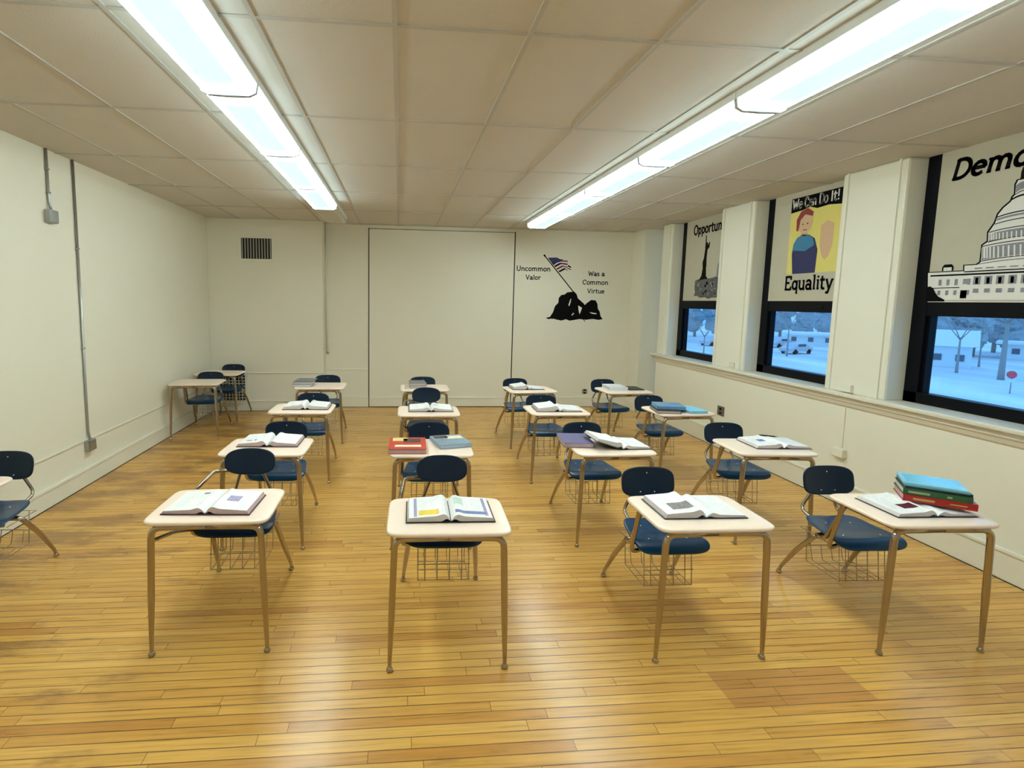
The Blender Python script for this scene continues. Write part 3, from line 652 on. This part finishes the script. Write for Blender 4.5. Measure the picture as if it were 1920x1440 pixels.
put_desk('B', .244, 2.353, -.028, 1, 'front centre desk holding the open book with a yellow picture')
put_desk('C', 1.582, 2.333, -.012, 0, 'front row desk third from left, blue seat showing below its open book')
put_desk('D', 2.792, 2.312, -.031, 0, 'front right desk holding an open book and a stack of coloured books')
put_desk('E', -.972, 3.664, -.022, 0, 'second row desk directly behind the front left desk, with an open book')
put_desk('F', .236, 3.601, -.026, 0, 'second row centre desk with a red book and a blue grey book')
put_desk('P3', 1.605, 3.588, .005, 0, 'second row desk with an open book leaning on a closed purple book')
put_desk('P4', 2.827, 3.545, -.07, 0, 'second row desk by the right wall, a pen lying on its open book')
put_desk('G', -.966, 5.04, -.02, 0, 'third row desk of the left column with an open book')
put_desk('H', .288, 4.91, -.012, 1, 'third row centre desk with an open book, oval backrest behind')
put_desk('I', 1.602, 4.94, .0, 0, 'third row desk of the third column with an open thick book')
put_desk('J', 2.90, 4.90, .06, 0, 'third row desk by the right wall with light blue books')
put_desk('K', -.99, 6.45, -.01, 0, 'back row desk of the left column with stacked grey books')
put_desk('L', .318, 6.307, 0, 0, 'back row centre desk with two grey books')
put_desk('M', 1.66, 6.20, .10, 0, 'back row desk of the third column with white papers and books')
put_desk('N', 2.86, 6.14, .08, 0, 'back row desk nearest the right wall with a white book and dark folder')
put_desk('O', -2.58, 6.72, .06, 0, 'empty desk against the left wall, nearer of the two in the back left corner')
put_desk('P', -2.60, 7.59, -.02, 0, 'empty desk deepest in the back left corner, beside the wall grille')
put_desk('Q', -2.594, 2.82, 0, 0, 'desk cut off by the left edge of the picture, only its chair showing')

# ------------------------------------------------------------------ books
def paper_material():
    m = bpy.data.materials.new('printed_page'); m.use_nodes = True; t = NT(m); p = t.p
    tcn = t.n('TexCoord'); s = t.n('SeparateXYZ'); t.l(tcn.outputs['Object'], s.inputs[0])
    ln = t.math('FRACT', t.math('MULTIPLY', s.outputs[1], 140.0)); a = t.math('GREATER_THAN', ln, .55)
    nz = t.n('TexNoise'); nz.inputs['Scale'].default_value = 90; t.l(tcn.outputs['Object'], nz.inputs['Vector']); b = t.math('GREATER_THAN', nz.outputs['Fac'], .46)
    nz2 = t.n('TexNoise'); nz2.inputs['Scale'].default_value = 14; t.l(tcn.outputs['Object'], nz2.inputs['Vector']); c = t.math('GREATER_THAN', nz2.outputs['Fac'], .46)
    # margins
    ax = t.math('ABSOLUTE', s.outputs[0]); mg = t.math('MULTIPLY', t.math('GREATER_THAN', ax, .025), t.math('LESS_THAN', ax, .185))
    mg = t.math('MULTIPLY', mg, t.math('LESS_THAN', t.math('ABSOLUTE', s.outputs[1]), .118))
    col = t.math('GREATER_THAN', t.math('ABSOLUTE', t.math('SUBTRACT', ax, .105)), .006)
    f = t.math('MULTIPLY', t.math('MULTIPLY', a, b), t.math('MULTIPLY', t.math('MULTIPLY', c, col), mg))
    t.l(t.mix(t.math('MULTIPLY', f, .30), (.86, .87, .86), (.3, .31, .36)), p.inputs['Base Color']); p.inputs['Roughness'].default_value = .45
    return m
PAPER = paper_material()
PEDGE = mat('page_edges', (.62, .56, .54), .7, var=.12, scale=60)
PEDGE2 = mat('pink_page_edges', (.50, .38, .37), .7, var=.12, scale=60)
COVN = mat('navy_cover', (.012, .013, .035), .35); COVP = mat('purple_cover', (.11, .10, .24), .35, var=.3, scale=9)
COVM = mat('maroon_cover', (.05, .012, .03), .35); COVK = mat('black_cover', (.01, .01, .012), .4)
IM_Y = mat('yellow_print', (.85, .60, .06), .5, var=.25, scale=40); IM_G = mat('grey_print', (.20, .18, .18), .5, var=.9, scale=55); IM_V = mat('violet_print', (.33, .30, .48), .5, var=.5, scale=60)
IM_B = mat('blue_print', (.16, .19, .42), .5, var=.5, scale=35); IM_L = mat('pale_green_print', (.55, .68, .60), .5); IM_R = mat('maroon_print', (.09, .01, .02), .5, var=.4, scale=40)
def page_block(bm, side, wd, dp, T, pics, lift=0.0):
    nx, ny = 26, 22
    def top(t):
        a = t * wd
        return .006 + T * (1 - math.exp(-t * 16)) * (1 - .42 * t ** 1.3) + .010 * math.exp(-((t - .16) / .12) ** 2)
    def bot(t): return .0045 + T * .45 * math.exp(-((t - .09) / .075) ** 2)
    def X(t, up_): return side * (.002 + t * wd * (1.0 if not up_ else .955))
    ty = [-.5 + j / ny for j in range(ny + 1)]
    up_v = [[bm.verts.new((X(i / nx, True), v * dp, top(i / nx))) for i in range(nx + 1)] for v in ty]
    lo_v = [[bm.verts.new((X(i / nx, False), v * dp, bot(i / nx))) for i in range(nx + 1)] for v in ty]
    for j in range(ny):
        for i in range(nx):
            f = bm.faces.new((up_v[j][i], up_v[j][i + 1], up_v[j + 1][i + 1], up_v[j + 1][i])); mi = 0
            t = (i + .5) / nx; v = (j + .5) / ny; sx = t if side > 0 else -t
            for (x0, x1, v0, v1, m) in pics:
                if x0 <= sx <= x1 and v0 <= v <= v1: mi = m
            f.material_index = mi
            bm.faces.new((lo_v[j + 1][i], lo_v[j + 1][i + 1], lo_v[j][i + 1], lo_v[j][i])).material_index = 1
    for i in range(nx):
        bm.faces.new((lo_v[0][i], lo_v[0][i + 1], up_v[0][i + 1], up_v[0][i])).material_index = 1
        bm.faces.new((up_v[ny][i], up_v[ny][i + 1], lo_v[ny][i + 1], lo_v[ny][i])).material_index = 1
    for j in range(ny):
        bm.faces.new((up_v[j][nx], lo_v[j][nx], lo_v[j + 1][nx], up_v[j + 1][nx])).material_index = 1
        bm.faces.new((lo_v[j][0], up_v[j][0], up_v[j + 1][0], lo_v[j + 1][0])).material_index = 1
OG = 'open textbooks on the desks'; ZD = .7125
def open_book(x, y, rz, label, cover=COVN, T=(.024, .024), pics=(), pm=(), wd=.215, dp=.265, edge=PEDGE, z=ZD, tilt=0.0, fold=0.0):
    e = empty('open_book', (x, y, z), rz, label, 'book', OG); e.rotation_euler.y = tilt
    cv = boxes('cover', [(-wd - .008, 0, -dp / 2 - .006, dp / 2 + .006, 0, .004), (0, wd + .008, -dp / 2 - .006, dp / 2 + .006, 0, .004)] if fold else [(-wd - .008, wd + .008, -dp / 2 - .006, dp / 2 + .006, 0, .004)], cover, e, bevel=.0015)
    def turn(me):
        for v in me.vertices:
            if v.co.x < 0:
                a_ = fold * min(1, -v.co.x / .03); x_, z_ = v.co.x, v.co.z; v.co.x = x_ * math.cos(a_) + z_ * math.sin(a_); v.co.z = -x_ * math.sin(a_) + z_ * math.cos(a_)
    if fold: turn(cv.data)
    mats = [PAPER, edge] + list(pm)
    for s, tt in ((-1, T[0]), (1, T[1])):
        bm = bmesh.new(); page_block(bm, s, wd, dp, tt, pics); pg_ = build('pages', bm, mats, e)
        if fold and s < 0: turn(pg_.data)
    return e
open_book(-.962, 2.762, -.055, 'open book with a grey photo, on the front left desk', COVM, (.022, .028), [(.30, .62, .42, .66, 2), (-.45, -.30, .80, .90, 3)], [IM_V, IM_G], edge=PEDGE2)
open_book(.262, 2.610, -.02, 'open book with yellow and blue pictures, on the front centre desk', COVK, (.030, .026), [(-.90, -.80, .06, .96, 4), (.86, .93, .10, .96, 4), (-.78, -.28, .10, .30, 2), (.10, .90, .12, .26, 3), (.10, .34, .56, .90, 5)], [IM_Y, IM_B, IM_V, IM_L])
open_book(1.578, 2.590, -.02, 'open book with a dark photo, on the front row desk third from left', COVN, (.034, .016), [(-.72, -.18, .20, .50, 2)], [IM_G])
open_book(2.83, 2.545, -.03, 'open book with a small maroon picture, lying under the coloured stack', COVN, (.024, .014), [(-.62, -.25, .22, .45, 2)], [IM_R])
open_book(-.962, 3.99, -.03, 'open book with a small dark photo, on the desk behind the front left desk', COVM, (.032, .03), [(-.80, -.60, .24, .34, 2), (-.55, -.45, .24, .36, 2)], [IM_G], edge=PEDGE2)
open_book(-.92, 5.305, -.02, 'open book with fanned pages, third row of the left column', COVK, (.04, .036), [(-.7, -.1, .02, .12, 2)], [PEDGE])
open_book(.315, 5.195, -.01, 'open book with a small mark on its right page, third row centre desk', COVM, (.03, .028), [(.16, .34, .55, .62, 2)], [IM_G])
open_book(1.61, 5.18, -.03, 'open thick book with bulging left page, third row of the third column', COVN, (.050, .018), [(.12, .5, .6, .66, 2)], [PEDGE], wd=.225)
open_book(2.955, 3.815, -.05, 'open book under a black pen, second row desk by the right wall', COVN, (.030, .022), [(-.60, -.35, .40, .62, 2)], [IM_B], wd=.21)
ob = open_book(1.675, 3.835, .03, 'open book propped on the closed purple book, second row third column', COVK, (.034, .020), [(-.25, .0, .5, .54, 2)], [PEDGE], wd=.215, fold=.30)
open_book(1.61, 6.47, .03, 'open white book with a thick left half, back row third column', COVK, (.05, .012), [], [], wd=.20, dp=.24)
# a black pen
e = empty('pen', (3.0, 3.93, ZD + .033), -.5, 'black pen lying on the open book by the right wall', 'pen')
bm = bmesh.new(); tube(bm, [(-.07, 0, .005), (.045, 0, .005)], .005, 10); build('barrel', bm, INK, e, True)
bm = bmesh.new(); tube(bm, [(.045, 0, .005), (.062, 0, .005), (.07, 0, .004)], .004, 10, rf=lambda p: .0045 if p.x < .05 else .0015); build('tip', bm, COVK, e, True)

def closed_book(x, y, rz, z, L, D, T, cov, label, group='closed books on the desks', spine='near', edge=PEDGE, extra=None, name='closed_book'):
    """hardback lying flat; spine on the near side, the right side or the left side"""
    e = empty(name, (x, y, z), rz, label, 'book', group)
    b = .003
    cs = [(-L / 2, L / 2, -D / 2, D / 2, 0, b), (-L / 2, L / 2, -D / 2, D / 2, T - b, T)]
    if spine == 'near': cs.append((-L / 2, L / 2, -D / 2 - .003, -D / 2 + .002, 0, T)); pg = (-L / 2 + .005, L / 2 - .005, -D / 2 + .002, D / 2 - .005, b, T - b)
    elif spine == 'far': cs.append((-L / 2, L / 2, D / 2 - .002, D / 2 + .003, 0, T)); pg = (-L / 2 + .005, L / 2 - .005, -D / 2 + .005, D / 2 - .002, b, T - b)
    elif spine == 'right': cs.append((L / 2 - .002, L / 2 + .003, -D / 2, D / 2, 0, T)); pg = (-L / 2 + .005, L / 2 - .002, -D / 2 + .005, D / 2 - .005, b, T - b)
    else: cs.append((-L / 2 - .003, -L / 2 + .002, -D / 2, D / 2, 0, T)); pg = (-L / 2 + .002, L / 2 - .005, -D / 2 + .005, D / 2 - .005, b, T - b)
    boxes('cover', cs, cov, e, bevel=.0012); boxes('pages', [pg], edge, e)
    if extra:
        for (x0, x1, y0, y1, m) in extra: boxes('cover_print', [(x0, x1, y0, y1, T, T + .0007)], m, e)
    return e
RED = mat('red_cover', (.55, .05, .03), .35, var=.12, scale=10); REDD = mat('scarlet_spine_cover', (.36, .012, .012), .3)
GRN = mat('green_cover', (.02, .10, .035), .35); LBL = mat('pale_blue_cover', (.25, .60, .78), .35, var=.15, scale=6); TEAL = mat('teal_cover', (.10, .42, .50), .35)
BG = mat('blue_grey_cover', (.22, .32, .40), .35, var=.35, scale=9); GRYC = mat('grey_cover', (.16, .18, .19), .4, var=.2, scale=8); GRY2 = mat('mid_grey_cover', (.30, .31, .30), .4)
CREAM = mat('cream_print', (.82, .72, .52), .5, var=.15, scale=20); DKPR = mat('dark_print', (.10, .05, .04), .5, var=.6, scale=30); YEL = mat('yellow_cover_print', (.75, .66, .25), .5)
SBL = mat('steel_blue_cover', (.13, .30, .50), .3, var=.35, scale=8); WHC = mat('white_cover', (.75, .76, .78), .4); GOLD = mat('gilt_letters', (.50, .30, .10), .4)
# second row centre desk
closed_book(.062, 3.805, -.02, ZD, .275, .32, .036, RED, 'red closed book with cream print, left side of the second row centre desk', extra=[(-.11, .0, .06, .15, YEL), (-.03, .10, .02, .12, DKPR), (-.09, .10, -.10, -.05, CREAM)], spine='far', edge=PEDGE2)
closed_book(.395, 3.92, .22, ZD, .25, .28, .030, BG, 'blue grey closed book set at an angle, right side of the second row centre desk', extra=[(-.02, .11, .02, .10, CREAM), (-.11, .0, .05, .12, DKPR)], spine='left', edge=mat('blue_white_edges', (.45, .55, .66), .6))
closed_book(1.375, 3.915, -.10, ZD, .23, .30, .036, COVP, 'closed purple book under the propped open book, second row third column', spine='far', edge=PEDGE2)
# light blue books on the third row desk by the right wall
closed_book(2.72, 5.08, -.18, ZD, .23, .28, .030, COVK, 'closed dark book with cream edges at the bottom of the light blue pile', spine='right', edge=PEDGE2)
closed_book(2.78, 5.13, -.22, ZD + .030, .28, .24, .030, SBL, 'steel blue book on top of the cream edged book, third row by the right wall', spine='near', edge=LBL)
closed_book(3.0, 5.08, .06, ZD, .20, .27, .026, LBL, 'pale blue book lying alone on the right of the third row right desk', spine='near', edge=WHC)
# back row
closed_book(-1.20, 6.66, .0, ZD, .22, .29, .032, GRY2, 'grey closed book at the bottom of the back left pile', spine='left', edge=WHC)
closed_book(-1.19, 6.67, -.03, ZD + .032, .22, .28, .032, GRYC, 'dark grey closed book in the middle of the back left pile', spine='left', edge=PEDGE)
closed_book(-1.17, 6.68, -.06, ZD + .064, .23, .27, .006, GRYC, 'thin grey booklet on top of the back left pile', spine='left', edge=PEDGE)
closed_book(.24, 6.58, .0, ZD, .21, .28, .036, GRY2, 'pale grey closed book at the bottom of the back centre pile', spine='left', edge=PEDGE)
closed_book(.225, 6.56, .0, ZD + .036, .20, .26, .030, GRYC, 'darker grey book on top of the back centre pile', spine='left', edge=PEDGE)
closed_book(2.76, 6.45, -.04, ZD, .24, .28, .040, WHC, 'white closed book on the back row desk nearest the right wall', spine='near', edge=WHC)
tag(boxes('folder', [(2.90, 3.11, 6.33, 6.60, ZD, ZD + .008)], COVK, bevel=.002), 'thin black folder beside the white book, back row by the right wall', 'folder')
# coloured stack on the front right desk
SG = 'coloured books stacked on the front right desk'; SX, SY, SR = 2.962, 2.565, -.60
zb = ZD + .036
rbk = closed_book(SX, SY, SR, zb, .305, .215, .036, REDD, 'red hardback at the bottom of the coloured stack', SG, edge=mat('rosy_edges', (.55, .40, .38), .6))
gb = closed_book(SX - .005, SY + .008, SR - .02, zb + .036, .285, .21, .032, GRN, 'green hardback just above the red one in the stack', SG)
nb_ = closed_book(SX, SY + .010, SR, zb + .068, .275, .205, .014, COVN, 'thin navy book between the green and the teal books', SG)
closed_book(SX - .008, SY + .008, SR - .03, zb + .082, .265, .20, .010, TEAL, 'thin teal notebook near the top of the coloured stack', SG, edge=WHC)
closed_book(SX - .012, SY + .012, SR - .05, zb + .092, .265, .205, .010, LBL, 'light blue notebook topmost in the coloured stack', SG, edge=WHC, extra=[(-.115, .115, -.085, .085, mat('blue_gloss', (.22, .62, .85), .2))])
boxes('spine_print', [(-.11, -.02, -.1117, -.1107, .012, .024), (.04, .11, -.1117, -.1107, .014, .021)], GOLD, rbk)
boxes('spine_print', [(-.12, -.03, -.1092, -.1082, .010, .021), (.04, .06, -.1092, -.1082, .010, .021)], mat('pale_green_letters', (.3, .38, .2), .5), gb)

# ------------------------------------------------------------------ outside
GZ = -4.5
def ground_material():
    m = bpy.data.materials.new('snowy_ground'); m.use_nodes = True; t = NT(m)
    g = t.n('NewGeometry'); mp = t.n('Mapping'); mp.inputs['Rotation'].default_value = (0, 0, .12); mp.inputs['Scale'].default_value = (.14, .02, 1); t.l(g.outputs['Position'], mp.inputs[0])
    nz = t.n('TexNoise'); nz.inputs['Scale'].default_value = 1.4; nz.inputs['Detail'].default_value = 3; t.l(mp.outputs[0], nz.inputs['Vector'])
    r = t.n('ValToRGB'); r.color_ramp.elements[0].position = .35; r.color_ramp.elements[0].color = (.62, .64, .66, 1); r.color_ramp.elements[1].position = .62; r.color_ramp.elements[1].color = (.93, .92, .90, 1)
    t.l(nz.outputs['Fac'], r.inputs[0]); t.l(r.outputs[0], t.p.inputs['Base Color']); t.p.inputs['Roughness'].default_value = .7
    return m
boxes('ground', [(6, 900, -100, 900, GZ - .5, GZ)], ground_material(), kind='structure')
ASPH = mat('pale_wet_asphalt', (.50, .50, .50), .5, var=.1, scale=.5)
boxes('road', [(30, 37, -60, 600, GZ, GZ + .02)], ASPH, kind='structure')
BARK = mat('grey_bark', (.33, .31, .29), .8); CROWN = mat('haze_tinted_evergreen', (.36, .40, .42), .9, var=.25, scale=.8); SNOW = mat('snow', (.85, .85, .85), .7)  # distance haze is put into the pale blue-grey crown colour
def branchy(x, y, h, seed, label, r0=.35, depth=4, group='bare trees outside the windows'):
    rnd = random.Random(seed); e = empty('bare_tree', (x, y, GZ), 0, label, 'tree', group)
    bmt = bmesh.new(); bmb = bmesh.new(); z0 = h * .32
    tube(bmt, [(0, 0, 0), (.05, .05, z0 * .15), (0, 0, z0)], r0, 8, rf=lambda p: r0 * (1.5 - .8 * min(1, p.z / z0 * 1.2)))
    def br(p, d, l, r, k):
        q = p + d * l + Vector((0, 0, l * .08)); tube(bmb, [p, (p + q) / 2 + Vector((rnd.uniform(-.06, .06) * l,) * 3), q], r, 5, rf=lambda v: r * (1 - .4 * min(1, (v - p).length / l)))
        if k == 0: return
        for _ in range(3 if k > 1 else 4):
            dd = (d + Vector((rnd.uniform(-.8, .8), rnd.uniform(-.8, .8), rnd.uniform(-.25, .6)))).normalized(); br(q if _ < 2 else (p + q) / 2, dd, l * .66, r * .55, k - 1)
    for a in range(4): br(Vector((0, 0, z0 * .93)), Vector((.7 * math.cos(a * 1.6 + seed), .7 * math.sin(a * 1.6 + seed), .8)).normalized(), h * .26, r0 * .55, depth - 1)
    build('trunk', bmt, BARK, e, True); build('branches', bmb, BARK, e, True); return e
def crown_tree(x, y, h, seed, label):
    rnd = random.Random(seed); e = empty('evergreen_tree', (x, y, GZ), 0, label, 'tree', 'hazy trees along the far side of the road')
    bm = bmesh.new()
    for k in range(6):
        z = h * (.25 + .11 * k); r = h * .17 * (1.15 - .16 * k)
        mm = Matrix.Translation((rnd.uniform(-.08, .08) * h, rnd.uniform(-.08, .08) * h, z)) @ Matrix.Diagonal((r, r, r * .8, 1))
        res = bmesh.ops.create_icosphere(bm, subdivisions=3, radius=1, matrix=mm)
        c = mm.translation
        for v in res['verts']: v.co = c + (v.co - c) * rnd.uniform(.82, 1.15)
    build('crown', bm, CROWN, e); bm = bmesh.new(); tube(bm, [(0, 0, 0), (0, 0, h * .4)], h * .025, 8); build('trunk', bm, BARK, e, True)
def at(u, v, zg=GZ):   # ground point seen at a pixel of the photograph
    d = rt2 * ((u - 836.336) / 982.185) + up2 * (-(v - 670) / 982.185) + fw
    t = (zg - HC) / d.z; return d * t + Vector((0, 0, HC))
def far(u, dist):
    d = rt2 * ((u - 836.336) / 982.185) + up2 * (100 / 982.185) + fw; d.z = 0; d.normalize(); return d * dist
p = at(1876, 712); branchy(p.x, p.y, 17, 3, 'big bare tree behind the stop sign, seen through the right window', .17)
p = at(1793, 699); branchy(p.x, p.y, 11, 8, 'bare tree before the pale house, seen through the right window', .09)
p = at(1835, 688); branchy(p.x, p.y, 12, 21, 'slender bare tree between the house and the big tree', .07)
p = at(1318, 676); branchy(p.x, p.y, 9, 11, 'thin bare tree seen through the farthest window', .07, 3)
p = at(1475, 668); branchy(p.x, p.y, 12, 14, 'bare tree seen through the middle window', .08)
# stop sign
p = at(1893, 738)
e = empty('stop_sign', (p.x, p.y, GZ), -1.15, 'red stop sign on a post by the road, outside the right window', 'road sign')
bm = bmesh.new(); tube(bm, [(0, 0, 0), (0, 0, 1.5)], .04, 8); build('post', bm, STEEL, e, True)
bm = bmesh.new()
def octa(r, y): return [bm.verts.new((r * math.cos(R(22.5 + 45 * k)), y, 1.45 + r * math.sin(R(22.5 + 45 * k)))) for k in range(8)]
f0 = octa(.30, -.05); f1 = octa(.30, -.08); bm.faces.new(f0); bm.faces.new(f1[::-1])
for k in range(8): bm.faces.new((f0[k], f0[(k + 1) % 8], f1[(k + 1) % 8], f1[k]))
SIGNR = mat('sign_red', (.9, .10, .12), .4); build('sign_face', bm, SIGNR, e)
boxes('lower_plate', [(-.26, .26, -.08, -.05, .85, 1.10)], SNOW, e)
# pale house, low long building, far trees, parked cars
def house(u, v, wx, dy, h, label, name='house', flat=False, rz=0.0):
    p = at(u, v); e = empty(name, (p.x, p.y, GZ), math.atan2(p.y, p.x) - math.pi / 2 + rz, label, 'building')
    boxes('walls', [(-wx / 2, wx / 2, 0, dy, 0, h)], mat('pale_siding', (.80, .82, .80), .7), e)
    if flat: boxes('roof', [(-wx / 2 - .6, wx / 2 + .6, -.6, dy + .6, h, h + .35)], SNOW, e, bevel=.05)
    else:
        bm = bmesh.new(); q = [(-wx / 2 - .5, -.5, h), (wx / 2 + .5, -.5, h), (wx / 2 + .5, dy + .5, h), (-wx / 2 - .5, dy + .5, h), (-wx / 2 - .5, dy / 2, h + 1.7), (wx / 2 + .5, dy / 2, h + 1.7)]
        vs = [bm.verts.new(c) for c in q]
        for f in ((0, 1, 5, 4), (2, 3, 4, 5), (0, 4, 3), (1, 2, 5), (0, 3, 2, 1)): bm.faces.new([vs[i] for i in f])
        build('roof', bm, SNOW, e)
    DK = mat('dark_house_glass', (.10, .13, .17), .3)
    n = max(2, int(wx // 2.2))
    for k in range(n):
        x0 = -wx / 2 + (k + .5) * wx / n
        boxes('house_window', [(x0 - .35, x0 + .35, -.06, .02, .7, 1.4)], DK, e)
    return e
house(1776, 688, 3.6, 4, 2.3, 'pale house across the road, seen through the right window')
house(1930, 676, 5, 4, 1.9, 'low snowy roofed building behind the big tree, right window', 'long_building', True)
house(1535, 650, 9, 6, 1.7, 'low flat roofed building across the lot, seen through the middle window', 'long_building', True)
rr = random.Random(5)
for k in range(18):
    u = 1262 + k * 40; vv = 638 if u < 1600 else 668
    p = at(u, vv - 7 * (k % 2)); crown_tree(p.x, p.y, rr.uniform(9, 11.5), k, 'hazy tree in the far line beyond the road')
CARP = mat('pale_car_paint', (.55, .56, .58), .3)
def car(u, v, label, group='cars parked outside'):
    p = at(u, v); e = empty('parked_car', (p.x, p.y, GZ), .3, label, 'car', group)
    bm = bmesh.new()
    pr_ = [(-2.2, .35), (-2.25, .8), (-1.5, .95), (-.9, 1.4), (.7, 1.42), (1.4, .98), (2.15, .85), (2.2, .35)]
    A = [bm.verts.new((x_, -.85, z_)) for x_, z_ in pr_]; B = [bm.verts.new((x_, .85, z_)) for x_, z_ in pr_]
    for i in range(8): bm.faces.new((A[i], A[(i + 1) % 8], B[(i + 1) % 8], B[i]))
    bm.faces.new(A[::-1]); bm.faces.new(B); build('body', bm, CARP, e, bevel=.06)
    boxes('side_glass', [(-.85, .65, -.865, .865, 1.0, 1.32)], mat_glassdark, e, bevel=.02)
    for x_ in (-1.35, 1.35):
        for s in (-1, 1):
            bm = bmesh.new(); tube(bm, [(x_, s * .7, .33), (x_, s * .9, .33)], .33, 14); build('wheel', bm, INK, e)
mat_glassdark = mat('car_glass', (.05, .07, .1), .1)
car(1462, 651, 'pale parked car at the left of the middle window view'); car(1492, 663, 'pale parked car in front of the flat roofed building')
car(1338, 648, 'pale parked car seen through the farthest window')
